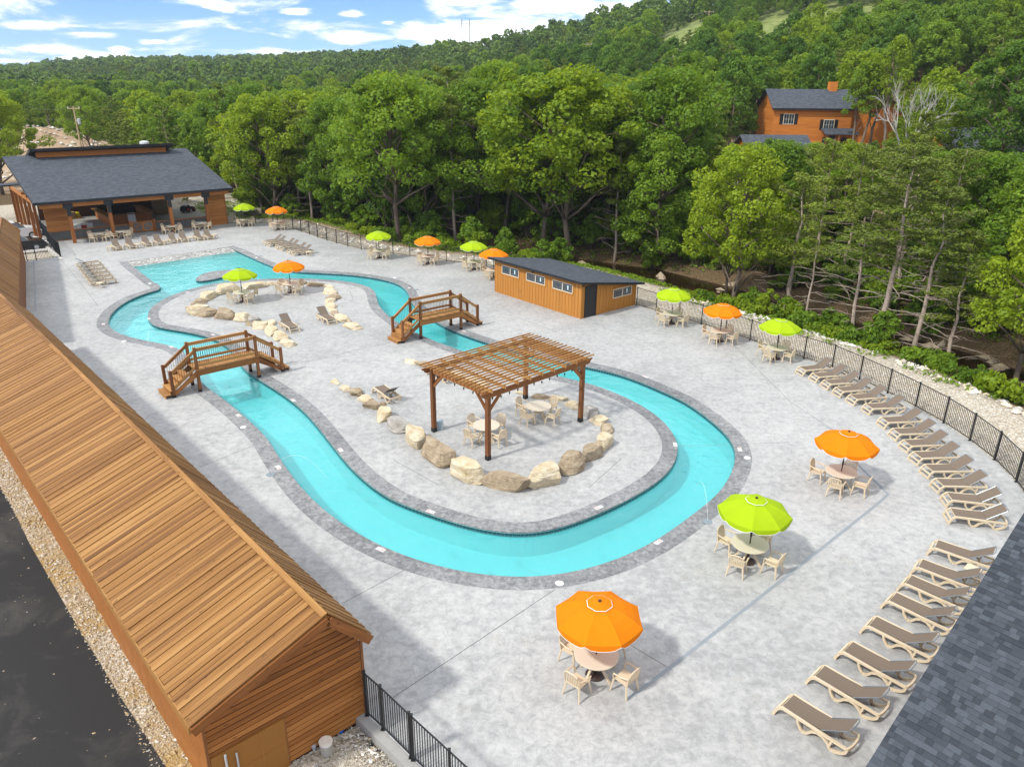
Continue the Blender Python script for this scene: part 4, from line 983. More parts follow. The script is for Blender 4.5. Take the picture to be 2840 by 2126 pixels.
def make_umbrella(cloth):
    t = thing('umbrella', '-', 'umbrella')
    b = MB(); b.lathe([(.26, 0), (.27, .03), (.2, .07), (.06, .1), (.035, .34), (.03, .36)], 18); b.build('base', BRONZE, t)
    p = MB(); p.tube([(0, 0, .1), (0, 0, 2.40)], .021, 8); p.tube([(0, 0, .98), (0, 0, 1.16)], .034, 8); p.tube([(.0, 0, 1.05), (.12, 0, 1.02)], .01, 5); p.build('pole', BRONZE, t)
    f = MB(); f.lathe([(.02, 2.40), (.045, 2.42), (.045, 2.46), (.02, 2.48)], 10); f.build('finial', BRONZE, t)
    n = 8; Rr = 1.17; prof = [(.20, 2.37), (.45, 2.30), (.72, 2.20), (.96, 2.075), (Rr, 1.93)]
    a0, a1 = -PI / n, PI / n
    m = MB(); k = 6; rows = []
    for r, z in prof:
        row = []
        for i in range(k + 1):
            u = i / k; a = a0 + (a1 - a0) * u; sag = 1 - .045 * math.sin(PI * u) * (r / Rr)          # cloth hangs straight between the ribs
            fl = (math.cos(PI / n) / math.cos(a)) if True else 1
            row.append((r * fl * math.cos(a) * (1), r * fl * math.sin(a), z - .035 * math.sin(PI * u) * (r / Rr) ** 2))
        rows.append(row)
    val = []; hem = []
    for i in range(k + 1):
        u = i / k; x, y, z = rows[-1][i]; dip = .155 - .09 * (abs(2 * u - 1) ** 4)
        if i in (0, k): dip = .045
        val.append((x * 1.012, y * 1.012, z - dip)); hem.append((x * 1.014, y * 1.014, z - dip - .014))
    grid = rows + [val, hem]
    m.v = [p for row in grid for p in row]
    for i in range(len(grid) - 1):
        for j in range(k): m.f.append((i * (k + 1) + j, i * (k + 1) + j + 1, (i + 1) * (k + 1) + j + 1, (i + 1) * (k + 1) + j)); m.m.append(1 if i == len(grid) - 2 else 0)
    me = m.mesh('canopy_panel', [cloth, WHITE], False)
    for q in range(n):
        o = link('canopy_panel', me, t); o.rotation_euler[2] = 2 * PI * q / n
    v = MB(); o = len(v.v); v.v.append((0, 0, 2.435))
    for r, z in ((.34, 2.352), (.352, 2.346)):
        for q in range(n): a = 2 * PI * (q + .5) / n; v.v.append((r * math.cos(a), r * math.sin(a), z + .012))
    for q in range(n): v.f.append((0, 1 + q, 1 + (q + 1) % n)); v.m.append(0); v.f.append((1 + q, 9 + q, 9 + (q + 1) % n, 1 + (q + 1) % n)); v.m.append(1)
    v.build('vent_cap', [cloth, WHITE], t)
    rb = MB()
    for q in range(n):
        a = 2 * PI * (q + .5) / n; rb.tube([(0, 0, 2.33), (Rr * .97 * math.cos(a), Rr * .97 * math.sin(a), 1.915)], .008, 4); rb.tube([(.02 * math.cos(a), .02 * math.sin(a), 1.80), (.62 * math.cos(a), .62 * math.sin(a), 2.14)], .006, 4)
    rb.build('ribs', BRONZE, t)
    return t
SETS = [   # table top centre, colour of the umbrella, where it stands, turn
    ((2.32,16.05), 'o', 'nearest the camera', .05), ((7.94,21.33), 'l', 'right of the river bend', .0), ((13.01,26.41), 'o', 'beside the curved lounger row', .1),
    ((15.28,41.31), 'l', 'by the right fence, nearest the loungers', -.05), ((12.78,44.41), 'o', 'by the right fence between lime ones', .08), ((10.49,47.98), 'l', 'by the fence right of the shed', .0),
    ((-1.56,59.87), 'o', 'half hidden behind the shed', .2), ((-3.3,62.77), 'l', 'by the back fence left of the shed', .1), ((-7.37,64.75), 'o', 'by the back fence between lime ones', .05),
    ((-11.93,66.81), 'l', 'by the back fence before the big oak', .15), ((-24.8,80.01), 'o', 'at the far fence corner', .3), ((-28.81,81.85), 'l', 'beside the right end of the bar pavilion', .4),
    ((-19.27,52.27), 'l', 'on the far rock ringed island', .0), ((-16.54,54.83), 'o', 'on the far rock ringed island', .1),
    ((-40.23,73.27), '', 'first from the left before the bar pavilion', .5), ((-38.6,74.5), '', 'second from the left before the bar pavilion', .4), ((-34.97,77.62), '', 'third from the left before the bar pavilion', .45), ((-32.65,79.57), '', 'fourth from the left before the bar pavilion', .4),
    ((-1.12,30.4), '', 'under the pergola at its front left', .0), ((1.26,32.55), '', 'under the pergola at its back right', .05)]
CHAIR = make_chair(); TABLE = make_table(); UMB = {'l': make_umbrella(LIME), 'o': make_umbrella(ORNG)}; used = set()
for i, (p, k, where, turn) in enumerate(SETS):
    cn = {'o': 'orange', 'l': 'lime green', '': ''}[k]
    under = ('under %s umbrella %s' % (cn, where)) if k else where
    place(TABLE, i == 0, (*p, 0), turn, 'round beige table ' + under, 'table', 'round tables around the pool')
    if k:
        place(UMB[k], k not in used, (*p, 0), turn + R.uniform(-.2, .2), '%s umbrella %s' % (cn, where), 'umbrella', cn + ' umbrellas'); used.add(k)
    for q, (a, nm) in enumerate(((-135, 'front left'), (-45, 'front right'), (45, 'back right'), (135, 'back left'))):
        a = math.radians(a) + turn + R.uniform(-.12, .12); d = .80 + R.uniform(-.04, .1)
        place(CHAIR, i == 0 and q == 0, (p[0] + d * math.cos(a), p[1] + d * math.sin(a), 0), a - PI / 2 + R.uniform(-.15, .15),
              '%s beige chair %s' % (nm, under), 'chair', 'beige resin armchairs')

# ---------------------------------------------------------------- loungers
def make_lounger():
    t = thing('sun_lounger', '-', 'lounger')                        # origin at the middle of the foot end, x towards the head
    for sy in (-1, 1):
        y = sy * .31; m = MB()
        def run(pts, w=.06, h=.058):
            for a, b in zip(pts[:-1], pts[1:]): m.bar((a[0], y, a[1]), (b[0], y, b[1]), w, h)
        run([(0.0, 0), (.03, .12), (.10, .26), (.20, .335)], .06, .072); run([(.17, .335), (1.86, .30)], .064, .062)
        run([(.60, .34), (.66, .16), (.76, .03), (.86, .02), (.90, .07), (1.0, .19), (1.13, .255), (1.28, .24), (1.41, .15), (1.49, .02), (1.58, .02), (1.76, .10), (1.85, .19), (1.87, .30)], .06, .062)
        run([(1.46, .11), (1.50, .29)], .055, .055)
        m.build('side_frame', BEIGE, t)
    m = MB(); m.bar((.06, -.31, .20), (.06, .31, .20), .05, .05); m.bar((.015, -.30, .03), (.015, .30, .03), .05, .05); m.bar((.20, -.31, .335), (.20, .31, .335), .07, .04); m.build('foot_bar', BEIGE, t)
    m = MB(); pts = [(1.84 + .07 * math.cos(a), .33 * math.sin(a), .29) for a in [(-PI / 2 + PI * k / 8) for k in range(9)]]
    for a, b in zip(pts[:-1], pts[1:]): m.bar(a, b, .05, .085)
    m.build('head_bar', BEIGE, t)
    m = MB()
    X = [.18, .45, .8, 1.22]; z = lambda x: .375 - .015 * math.sin((x - .18) / 1.04 * PI)
    g = [[(x, y, z(x) - .012 * (1 - (y / .27) ** 2)) for y in (-.27, -.13, 0, .13, .27)] for x in X]
    def sheet(g, th=.012):
        k = len(g[0]); o = len(m.v); m.v += [p for r in g for p in r]; 
        for i in range(len(g) - 1):
            for j in range(k - 1): m.f.append((o + i * k + j, o + (i + 1) * k + j, o + (i + 1) * k + j + 1, o + i * k + j + 1)); m.m.append(0)
    sheet(g); m.build('sling_seat', SLING, t)
    m = MB(); A, B_ = V((1.22, 0, .375)), V((1.80, 0, .80))
    sheet([[tuple(A.lerp(B_, u) + V((0, y, -.0))) for y in (-.27, 0, .27)] for u in (0, .5, 1)]); m.build('sling_back', SLING, t)
    m = MB()
    for y in (-.285, .285): m.tube([(1.20, y, .37), (1.80, y, .795)], .014, 6)
    m.tube([(1.80, -.285, .795), (1.84, -.2, .80), (1.85, 0, .80), (1.84, .2, .80), (1.80, .285, .795)], .014, 6)
    for y in (-.2, .2): m.tube([(1.55, y, .60), (1.50, y, .45), (1.62, y, .32)], .01, 5)
    m.build('back_frame', STEEL, t)
    return t
LG = make_lounger()
ARC = [[15.76,38.8,0.28],[16.13,37.83,0.24],[16.37,36.84,0.2],[16.6,35.81,0.25],[16.9,34.82,0.25],[17.19,33.7,0.16],[17.23,32.12,0.15],[17.19,30.88,0.13],[17.12,29.7,0.14],[17.0,28.55,0.14],[16.89,27.42,0.08],[16.71,26.25,0.01],[16.52,25.2,-0.17],[16.02,24.05,-0.22]]
NEAR = [[14.39,22.06,-0.67],[13.28,20.93,-0.7],[12.48,20.07,-0.78],[11.58,19.19,-0.81],[10.46,18.05,-0.8],[9.31,16.97,-0.83],[8.16,16.02,-0.82],[6.96,14.97,-0.83]]
PAVL = [[-36.07,68.77,2.25],[-35.16,69.51,2.25],[-34.15,70.51,2.21],[-33.33,71.16,2.19],[-32.43,72.08,2.11],[-31.69,72.76,2.11],[-30.45,73.58,2.19],[-29.71,74.12,2.17]]
SIDE6 = [[-23.88,72.12,0.68],[-23.22,71.24,0.74],[-22.15,70.18,0.68],[-21.48,69.34,0.75],[-20.5,68.2,0.74],[-19.85,67.4,0.69]]
LEFT6 = [[-34.93,63.2,-2.42],[-34.04,61.95,-2.43],[-33.18,60.74,-2.43],[-32.35,59.57,-2.44],[-31.54,58.44,-2.45],[-30.77,57.35,-2.45]]
ISL = [[-13.68,45.33,2.22],[-11.7,47.04,2.21],[-6.88,35.83,-0.92],[-4.39,38.5,-0.84]]
rows = [(ARC, lambda i, n: ('taupe lounger, %s from the far end of the curved row along the right fence' % ORD[i]), 'loungers in the curved row along the right fence'),
        (NEAR, lambda i, n: ('taupe lounger, %s from the front of the row beside the shingled roof' % ORD[n - 1 - i]), 'loungers beside the shingled roof'),
        (PAVL, lambda i, n: ('taupe lounger, %s from the left in the row facing the pool before the pavilion' % ORD[i]), 'loungers before the bar pavilion'),
        (SIDE6, lambda i, n: ('taupe lounger, %s from the back of the six on the right of the pool' % ORD[i]), 'loungers right of the upper pool'),
        (LEFT6, lambda i, n: ('taupe lounger seen side on, %s from the back of the group left of the pool' % ORD[i]), 'loungers left of the upper pool'),
        (ISL, lambda i, n: ('single taupe lounger ' + ('beside the left boulders of the far island', 'at the right boulders of the far island', 'by the brown boulders left of the pergola', 'mostly hidden behind the left end of the pergola')[i]), 'loungers on the island')]
first = True
for lst, lab, grp in rows:
    for i, (x, y, a) in enumerate(lst):
        place(LG, first, (x, y, 0), a, lab(i, len(lst)), 'lounger', grp); first = False
def make_side_table():
    t = thing('side_table', '-', 'table')
    m = MB(); m.prism([(-.22, -.16), (-.16, -.22), (.16, -.22), (.22, -.16), (.22, .16), (.16, .22), (-.16, .22), (-.22, .16)], .37, .40); m.build('tabletop', BEIGE, t)
    for x in (-.17, .17):
        for y in (-.17, .17): m = MB(); m.tube([(x, y, .38), (x * 1.1, y * 1.1, 0)], [.03, .022], 5); m.build('leg', BEIGE, t)
    return t
ST = make_side_table()
for i, (p, lab) in enumerate(zip([(-36.97,68.79),(-34.98,70.06),(-33.13,71.78),(-33.14,71.7),(-31.46,73.56),(-29.62,74.94),(-18.4,67.43),(-31.2,55.7),(14.94,20.49)],
        ('left of the first lounger before the pavilion', 'between the second and third loungers before the pavilion', 'right of the fourth lounger before the pavilion', 'between the fourth and fifth loungers before the pavilion', 'between the sixth and seventh loungers before the pavilion', 'right of the last lounger before the pavilion', 'behind the front lounger right of the pool', 'at the front of the loungers left of the pool', 'between loungers beside the shingled roof'))):
    place(ST, i == 0, (*p, 0), .6 + i, 'small beige side table ' + lab, 'side table', 'small side tables')

# ---------------------------------------------------------------- boulders
def stone_mat(name, a, b, c, d):
    m, t, p, o = newmat(name)
    tc = t.add('ShaderNodeTexCoord').outputs['Object']; rnd = t.add('ShaderNodeObjectInfo').outputs['Random']
    off = t.add('ShaderNodeVectorMath', operation='ADD', ins={0: tc, 1: t.add('ShaderNodeCombineXYZ', ins={0: t.math('MULTIPLY', rnd, 31.0), 1: t.math('MULTIPLY', rnd, 77.0)}).outputs[0]}).outputs[0]
    n1 = t.noise(off, 2.2, 6, .65, .6); n2 = t.noise(off, 14.0, 6, .7)
    st = t.noise(t.add('ShaderNodeMapping', ins={0: off, 3: (1.2, 1.2, 9.0)}).outputs[0], 1.6, 5, .6, .5)
    f = t.math('ADD', t.math('MULTIPLY', n1, .5), t.math('ADD', t.math('MULTIPLY', n2, .3), t.math('MULTIPLY', st, .3)))
    col = t.ramp(f, [(.36, a), (.48, b), (.6, c), (.72, d)])
    sset(t, p, 'Base Color', col); p.inputs['Roughness'].default_value = .9; p.inputs['Specular IOR Level'].default_value = .2
    bump(t, p, t.math('ADD', n2, t.math('MULTIPLY', st, 1.2)), .8, .05); return m
CREAM = stone_mat('cream_limestone', (.27, .20, .105), (.50, .40, .25), (.60, .53, .39), (.66, .61, .50))
BROWN = stone_mat('brown_limestone', (.13, .095, .06), (.27, .21, .14), (.38, .305, .21), (.50, .43, .33))
GREYS = stone_mat('grey_limestone', (.16, .15, .13), (.30, .28, .25), (.40, .38, .35), (.55, .53, .50))
def boulder_mesh(w, d, h, seed, mat):
    import bmesh
    bm = bmesh.new(); bmesh.ops.create_icosphere(bm, subdivisions=4, radius=1)
    rr = random.Random(seed); off = V((seed * 3.1, seed * 1.7, seed * .9))
    cuts = [(V((rr.uniform(-.18, .18), rr.uniform(-.18, .18), 1)).normalized(), rr.uniform(.55, .72))]
    for k in range(9):
        a = rr.uniform(0, 2 * PI); e = rr.choice((rr.uniform(-.25, .35), rr.uniform(.2, .6)))
        cuts.append((V((math.cos(a) * math.cos(e), math.sin(a) * math.cos(e), math.sin(e))), rr.uniform(.58, .84)))
    for v in bm.verts:
        c = v.co.copy()
        q = V([math.copysign(abs(k) ** .36, k) for k in c]); c = c.lerp(q * .9, .9)
        for n, dd in cuts:
            s = c.dot(n)
            if s > dd: c -= n * (s - dd) * .92
        c *= 1 + .10 * noise.noise(c * 1.3 + off) + .06 * noise.noise(c * 3.7 + off) + .035 * noise.noise(c * 9 + off)
        led = noise.noise(V((off.x, off.y, c.z * 5.5 + off.z))) * .06
        c.x *= 1 + led; c.y *= 1 + led
        v.co = (c.x * w / 2 * 1.06, c.y * d / 2 * 1.1, (c.z * .5 + .42) * h * 1.08)
    for ax, ext, lo in ((0, w, -w / 2), (1, d, -d / 2), (2, h * 1.12, -.1 * h)):       # fill the size asked for
        a = min(v.co[ax] for v in bm.verts); b = max(v.co[ax] for v in bm.verts)
        for v in bm.verts: v.co[ax] = lo + (v.co[ax] - a) / (b - a) * ext
    me = bpy.data.meshes.new('boulder'); bm.to_mesh(me); bm.free(); me.materials.append(mat)
    me.polygons.foreach_set('use_smooth', [False] * len(me.polygons)); return me
COLN = {'c': ('cream', CREAM), 'b': ('brown', BROWN), 'g': ('grey', GREYS)}
RING1 = [[-13.49,43.13,1.04,0.83,0.25,'c'],[-14.31,44.22,0.9,0.88,0.41,'c'],[-15.16,45.36,1.36,0.92,0.41,'c'],[-15.7,47.16,0.69,0.62,0.17,'c'],[-16.12,46.27,0.91,0.88,0.39,'c'],[-17.09,46.93,0.61,0.42,0.14,'b'],[-17.18,47.88,0.91,1.01,0.27,'g'],[-17.79,47.97,1.25,1.06,0.45,'c'],[-19.21,48.49,1.87,1.17,0.49,'b'],[-20.45,48.87,1.25,1.11,0.46,'b'],[-21.33,49.39,1.45,1.34,0.55,'c'],[-22.38,50.32,0.35,0.44,0.15,'b'],[-22.22,51.91,1.34,1.07,0.26,'b'],[-22.14,53.13,1.51,1.05,0.41,'c'],[-21.41,55.1,2.27,1.31,0.49,'c'],[-19.65,56.22,1.95,1.02,0.38,'c'],[-18.72,57.13,0.5,0.62,0.23,'c'],[-17.97,57.58,1.16,0.85,0.2,'b'],[-16.78,57.56,1.19,0.81,0.19,'b'],[-15.27,57.0,1.36,0.92,0.22,'b'],[-14.1,56.66,0.93,0.6,0.14,'c'],[-13.67,55.08,1.35,1.08,0.26,'c'],[-13.04,53.38,1.0,1.08,0.27,'b'],[-13.12,52.67,1.07,0.81,0.21,'c'],[-12.73,51.29,0.94,0.82,0.22,'c'],[-12.4,50.21,0.92,0.61,0.16,'c'],[-12.09,49.5,0.91,0.47,0.14,'b'],[-11.28,48.16,1.33,0.87,0.24,'c'],[-10.3,46.55,1.01,0.83,0.24,'c']]
RING2 = [[-9.3,36.97,0.52,0.35,0.14,'c'],[-8.63,36.16,0.91,0.49,0.17,'c'],[-7.97,35.49,1.03,0.78,0.27,'b'],[-7.3,34.71,0.93,0.66,0.24,'c'],[-6.78,33.82,0.88,0.78,0.29,'b'],[-6.32,34.16,0.22,0.27,0.14,'b'],[-6.03,32.72,1.18,0.75,0.43,'c'],[-5.26,31.46,1.24,0.83,0.49,'g'],[-4.26,30.14,1.45,0.93,0.57,'c'],[-3.1,28.5,1.43,0.99,0.63,'b'],[-1.75,26.98,1.85,1.07,0.7,'c'],[-0.18,26.23,2.01,0.86,0.57,'b'],[1.26,26.53,1.41,1.02,0.67,'c'],[2.49,27.74,1.35,1.01,0.65,'b'],[3.4,28.79,1.35,0.75,0.47,'b'],[4.06,29.92,1.23,0.77,0.48,'c'],[4.38,31.5,1.03,0.6,0.23,'b'],[4.1,32.39,0.86,0.75,0.28,'c'],[3.83,33.1,0.83,0.7,0.41,'g'],[2.99,34.19,0.63,0.63,0.23,'c'],[2.37,35.01,0.98,0.49,0.18,'c'],[1.47,35.21,0.92,0.47,0.17,'b'],[0.43,35.76,0.4,0.3,0.14,'c'],[-5.64,40.16,0.83,0.45,0.14,'c'],[-4.91,39.64,0.88,0.55,0.18,'b'],[-2.98,38.2,0.67,0.53,0.18,'c'],[-2.31,37.59,0.75,0.51,0.17,'c'],[-1.58,36.96,0.82,0.52,0.18,'c']]
for ri, (ring_, nm) in enumerate(((RING1, 'far island ring'), (RING2, 'pergola island ring'))):
    cnt = {}
    for i, (x, y, w, d, h, c) in enumerate(ring_):
        cn, mt = COLN[c]; s = i * 7 + 3 + ri * 400
        size = 'large' if w > 1.2 else ('flat' if h < .22 else 'medium')
        lab = '%s %s boulder, %s %s round the %s' % (size, cn, ORD[i], 'clockwise from the left bridge' if ri == 0 else 'anticlockwise from the left', nm)
        pv, nx = V(ring_[max(i - 1, 0)][:2]), V(ring_[min(i + 1, len(ring_) - 1)][:2]); tg = nx - pv; here = V((x, y))
        ds = [k for k in ((pv - here).length, (nx - here).length) if k > .1]; gap = sum(ds) / len(ds)
        L = min(max(w, gap * 1.0), gap * 1.3, max(w, d) * 1.45); Dp = min(max(d, .45 * L), L * 1.1, 1.25) if h > .2 else max(d, .5 * L)
        o = link('boulder', boulder_mesh(max(L, .35), Dp, h * 1.08, s, mt), None, (x, y, -.02), math.atan2(tg.y, tg.x) + R.uniform(-.2, .2)); tag(o, lab, 'boulder', 'boulders of the ' + nm)

# ---------------------------------------------------------------- fences
def picket_panel(m, a, b, h, z0=0, sp=.112):
    d = V(b) - V(a); L = d.length; k = max(2, round(L / sp))
    for i in range(1, k):
        p = V(a).lerp(V(b), i / k); m.b3(p.x - .009, p.x + .009, p.y - .009, p.y + .009, z0 + .09, z0 + h)
def fence(pts, label, h=1.31, z0=0.0, single=False, base=True):
    root = thing('metal_fence', label, 'fence', (pts[0][0], pts[0][1], z0), 0)
    O_ = V(pts[0]); L = [V(p) - O_ for p in pts]
    pm = MB(); pm.b3(-.03, .03, -.03, .03, 0, h + .03); pm.b3(-.036, .036, -.036, .036, h + .03, h + .05); pm.b3(-.055, .055, -.055, .055, 0, .02); pme = pm.mesh('post', BLACK)
    for p in L: link('post', pme, root, (p.x, p.y, 0))
    pk = MB(); one = MB(); one.b3(-.009, .009, -.009, .009, .09, h - .02); ome = one.mesh('picket', BLACK)
    for a, b in zip(L[:-1], L[1:]):
        for nm, z in (('top_rail', h - .02), ('bottom_rail', .09)):
            m = MB(); m.bar((a.x, a.y, z), (b.x, b.y, z), .028, .032); m.build(nm, BLACK, root)
        if single:
            k = round((b - a).length / .098)
            for i in range(1, k): p = a.lerp(b, i / k); link('picket', ome, root, (p.x, p.y, 0), math.atan2(b.y - a.y, b.x - a.x))
        else: picket_panel(pk, a, b, h - .02)
    if pk.v: pk.build('pickets', BLACK, root, kind='stuff')
    return root
fence(FENCE_N, 'long black picket fence behind the pool deck from pavilion to small shed')
fence(FENCE_E, 'black picket fence curving along the right side of the deck')
NF = [(-3.57,14.59),(-3.1,14.14),(-2.26,13.27)]
d_ = (V(NF[2]) - V(NF[0])).normalized()
NF2 = [NF[0], NF[1], tuple(V(NF[2]) - d_ * .06), tuple(V(NF[2]) + d_ * .03)] + [tuple(V(NF[2]) + d_ * (.03 + 1.35 * k)) for k in (1, 2, 3)]
fence(NF2, 'black picket fence with gate at the bottom beside the plank gable', single=True, h=1.36)
kb = MB(); a_ = V(NF[0]) - d_ * .3; b_ = V(NF[2]) + d_ * 4.5; n_ = V((d_.y, -d_.x)); n_ = n_ if n_.x < 0 else -n_
kb.add([(*(a_ + n_ * .02), .003), (*(b_ + n_ * .02), .003), (*(b_ + n_ * .26), .003), (*(a_ + n_ * .26), .003), (*(b_ + n_ * .26), -.3), (*(a_ + n_ * .26), -.3)], [(0, 1, 2, 3), (3, 2, 4, 5)])
structure(kb.build('concrete_kerb', plain('grey_kerb', (.34, .335, .32), .85, var=.15, scale=3, bmp=.15)))
LF = [(-41.9,64.32),(-41.35,64.73),(-39.9,65.96)]
fence(LF + [(-41.5, 67.9), (-43.2, 70.3), (-45.0, 72.8)], 'black picket fence at the left between plank roof and pavilion')
fence([(-45.08,73.15),(-47.42,76.21),(-50.49,80.43),(-53.78,84.82),(-56.95,89.18)], 'black picket fence along the left side of the pavilion')

# ---------------------------------------------------------------- depth markers, lids, jets
def text_mesh(s, size, mat, name):
    c = bpy.data.curves.new(name, 'FONT'); c.body = s; c.size = size; c.align_x = 'CENTER'; c.align_y = 'CENTER'; c.resolution_u = 3
    o = bpy.data.objects.new(name, c); C.objects.link(o); dg = bpy.context.evaluated_depsgraph_get()
    me = bpy.data.meshes.new_from_object(o.evaluated_get(dg)); bpy.data.objects.remove(o); me.materials.clear(); me.materials.append(mat); return me
INK = plain('black_numeral', (.02, .02, .02), .5); REDI = plain('red_symbol', (.55, .06, .04), .5); TILEW = plain('white_marker_tile', (.74, .73, .70), .35)
def make_marker():
    t = thing('depth_marker', '-', 'marker')
    for x in (-.09, .09): m = MB(); m.b3(x - .082, x + .082, -.082, .082, .003, .009); m.build('tile', TILEW, t)
    o = link('numeral', text_mesh('3', .17, INK, 'numeral'), t, (-.105, 0, .0105)); o = link('unit', text_mesh('FT', .06, INK, 'unit'), t, (-.035, -.045, .0105))
    m = MB(); n = 18
    for i in range(n):
        a, b = 2 * PI * i / n, 2 * PI * (i + 1) / n
        m.add([(.09 + .066 * math.cos(a), .066 * math.sin(a), .0105), (.09 + .066 * math.cos(b), .066 * math.sin(b), .0105), (.09 + .05 * math.cos(b), .05 * math.sin(b), .0105), (.09 + .05 * math.cos(a), .05 * math.sin(a), .0105)], [(0, 1, 2, 3)])
    m.bar((.09 - .04, .04, .0105), (.09 + .04, -.04, .0105), .014, .001); m.build('no_diving_symbol', REDI, t)
    m = MB(); m.bar((.06, .0, .011), (.12, .012, .011), .016, .001); m.bar((.10, .0, .011), (.13, -.03, .011), .01, .001); m.build('swimmer', INK, t)
    return t
MK = [(-4.42,21.82),(5.15,22.43),(-2.98,24.28),(3.31,24.68),(-26.44,46.69),(-20.25,42.44),(-12.96,32.7),(-9.59,27.59),(-10.89,34.6),(-7.37,29.21),(-24.08,47.99),(-18.65,44.78),(9.98,29.65),(7.24,30.04),(7.25,38.27),(-14.26,61.69),(-7.96,56.58),(-3.12,46.02),(-24.95,69.25),(-24.19,54.67)]
MKL = ['outer edge below the big orange umbrella side, left one', 'outer edge at the lower right bend', 'island edge at the bottom left', 'island edge at the bottom right', 'outer edge at the far left bend', 'outer edge before the left bridge', 'outer edge right after the left bridge', 'outer edge halfway to the bottom', 'island edge beside the left bridge', 'island edge left of the boulders',
       'island edge at the left bay', 'island edge behind the left bridge', 'outer edge at the right bend', 'island edge at the right bend', 'outer edge right of the pergola', 'outer edge at the far top bend', 'outer edge before the back bridge', 'outer edge under the back bridge', 'right edge of the upper pool', 'island edge at the top left']
ALLE = OUT + ISLE
mk = make_marker()
for i, (p, l) in enumerate(zip(MK, MKL)):
    src = OUT if l.startswith('outer') or l.startswith('right') else ISLE
    j = min(range(len(src)), key=lambda k: (src[k][0] - p[0]) ** 2 + (src[k][1] - p[1]) ** 2)
    tv = V(src[(j + 1) % len(src)]) - V(src[j - 1]); q = V(src[j]); nv = (V(p) - q)
    a = math.atan2(tv.y, tv.x); up = V((-math.sin(a), math.cos(a)))
    if up.dot(nv) < 0: a += PI                                       # readable from the water
    place(mk, i == 0, (*p, 0), a + PI, '3 FT depth marker tiles, ' + l, 'depth marker', 'pool depth markers')
lid = MB(); lid.lathe([(.135, .003), (.135, .012), (.12, .016)], 20); lidm = lid.mesh('skimmer_lid', WHITEP)
for i, (p, l) in enumerate(zip([(1.58,20.04),(-12.31,31.4),(-23.5,43.35),(10.08,28.85),(-9.53,59.71),(-22.85,66.56),(-28.11,57.1)],
        ('at the bottom, left of the big orange umbrella', 'on the left bank below the left bridge', 'on the far left bend', 'on the right bend of the river', 'on the far right bend behind the back bridge', 'on the right edge of the upper pool', 'at the left corner of the upper pool'))):
    tag(link('skimmer_lid', lidm, None, (*p, 0)), 'round white skimmer lid in the coping ' + l, 'lid', 'skimmer lids')
JW = newmat('thin_water_jet'); JW[2].inputs['Base Color'].default_value = (.85, .92, .95, 1); JW[2].inputs['Roughness'].default_value = .1; JW[2].inputs['Alpha'].default_value = .35
for i, (p, l, tgt) in enumerate(zip([(7.19,23.77),(-9.74,26.98),(-21.76,42.68),(-7.31,56.09),(-22.68,67.18)],
        ('beside the lime umbrella at the lower right bend', 'on the left bank near the long building', 'on the left bank behind the left bridge', 'behind the back bridge', 'on the right of the upper pool'),
        [(7.2,26.1),(-7.44,26.93),(-22.1,45.05),(-9.74,57.18),(-24.89,64.3)])):
    t = thing('deck_jet', 'grey round deck jet cover ' + l, 'water jet', (*p, 0), 0, 'deck jets')
    m = MB(); m.lathe([(.17, .003), (.17, .012), (.15, .018), (.03, .018), (.03, .04)], 18); m.build('cover', plain('slate_jet_cover', (.20, .25, .28), .5), t)
    m = MB(); d = V(tgt) - V(p); m.tube([(d.x * k / 12, d.y * k / 12, .04 + 4 * .95 * (k / 12) * (1 - k / 12) - .17 * k / 12) for k in range(13)], .007, 4); m.build('water_arc', JW[0], t)

# ---------------------------------------------------------------- things beside the near gable
def near_gable(x, y, z): return b1.matrix_world @ V((x, y, z))
bpy.context.view_layer.update()
def on_gable(o, x, y, z): o.matrix_world = b1.matrix_world.copy() @ Matrix.Translation((x, y, z)); o.scale = (1, 1, 1); return o
bp = V((-4.38,13.61))
t = thing('bucket', 'white plastic bucket with dirty lid on the gravel beside the plank gable', 'bucket', (bp.x, bp.y, -.2))
m = MB(); m.lathe([(.135, 0), (.155, .30), (.158, .30), (.158, .33), (.153, .36)], 22); m.build('pail', WHITEP, t, True)
m = MB(); m.lathe([(.165, .355), (.168, .38), (.15, .388), (.0, .388)], 22); m.build('lid', plain('muddy_white_lid', (.68, .62, .54), .5, var=.35, scale=9), t)
gp = V((-6.77,13.21)); rz_ = math.atan2(U1.y, U1.x) + PI / 2
t = thing('electrical_box', 'grey electrical box on a conduit fixed to the brown door panel', 'electrical box')
on_gable(t, 3.50, -.13, .42)
m = MB(); m.b3(-.11, .11, -.09, .06, .62, .98); m.b3(-.12, .12, -.1, .06, .97, 1.0); m.build('box', GREYP, t)
m = MB(); m.tube([(0, -.01, .63), (0, -.01, -.8)], .026, 8); m.build('conduit', GREYP, t)
m = MB(); m.b3(-.035, .035, -.0935, -.0905, .80, .86); m.build('red_label', REDI, t)
t = thing('pipe_riser', 'bent grey pipe rising beside the electrical box', 'pipe'); on_gable(t, 3.26, -.12, .40)
m = MB(); m.tube([(0, 0, -.7), (0, 0, .62), (0, .03, .66), (0, .1, .67)], .022, 8); m.build('riser', GREYP, t)
rp = V((-5.64,13.2)); o = link('boulder', boulder_mesh(.66, .55, .5, 77, CREAM), None, (rp.x, rp.y + .12, -.22), .4); tag(o, 'tan boulder at the bottom edge below the brown door panel', 'boulder')
bp = V((-4.2,14.23)); m = MB()
for k in range(5): a = k * 1.26; m.tube([(0, 0, .02), (.07 * math.cos(a), .05 * math.sin(a), .05), (.1 * math.cos(a + .5), .07 * math.sin(a + .5), .015)], [.03, .025, .012], 5)
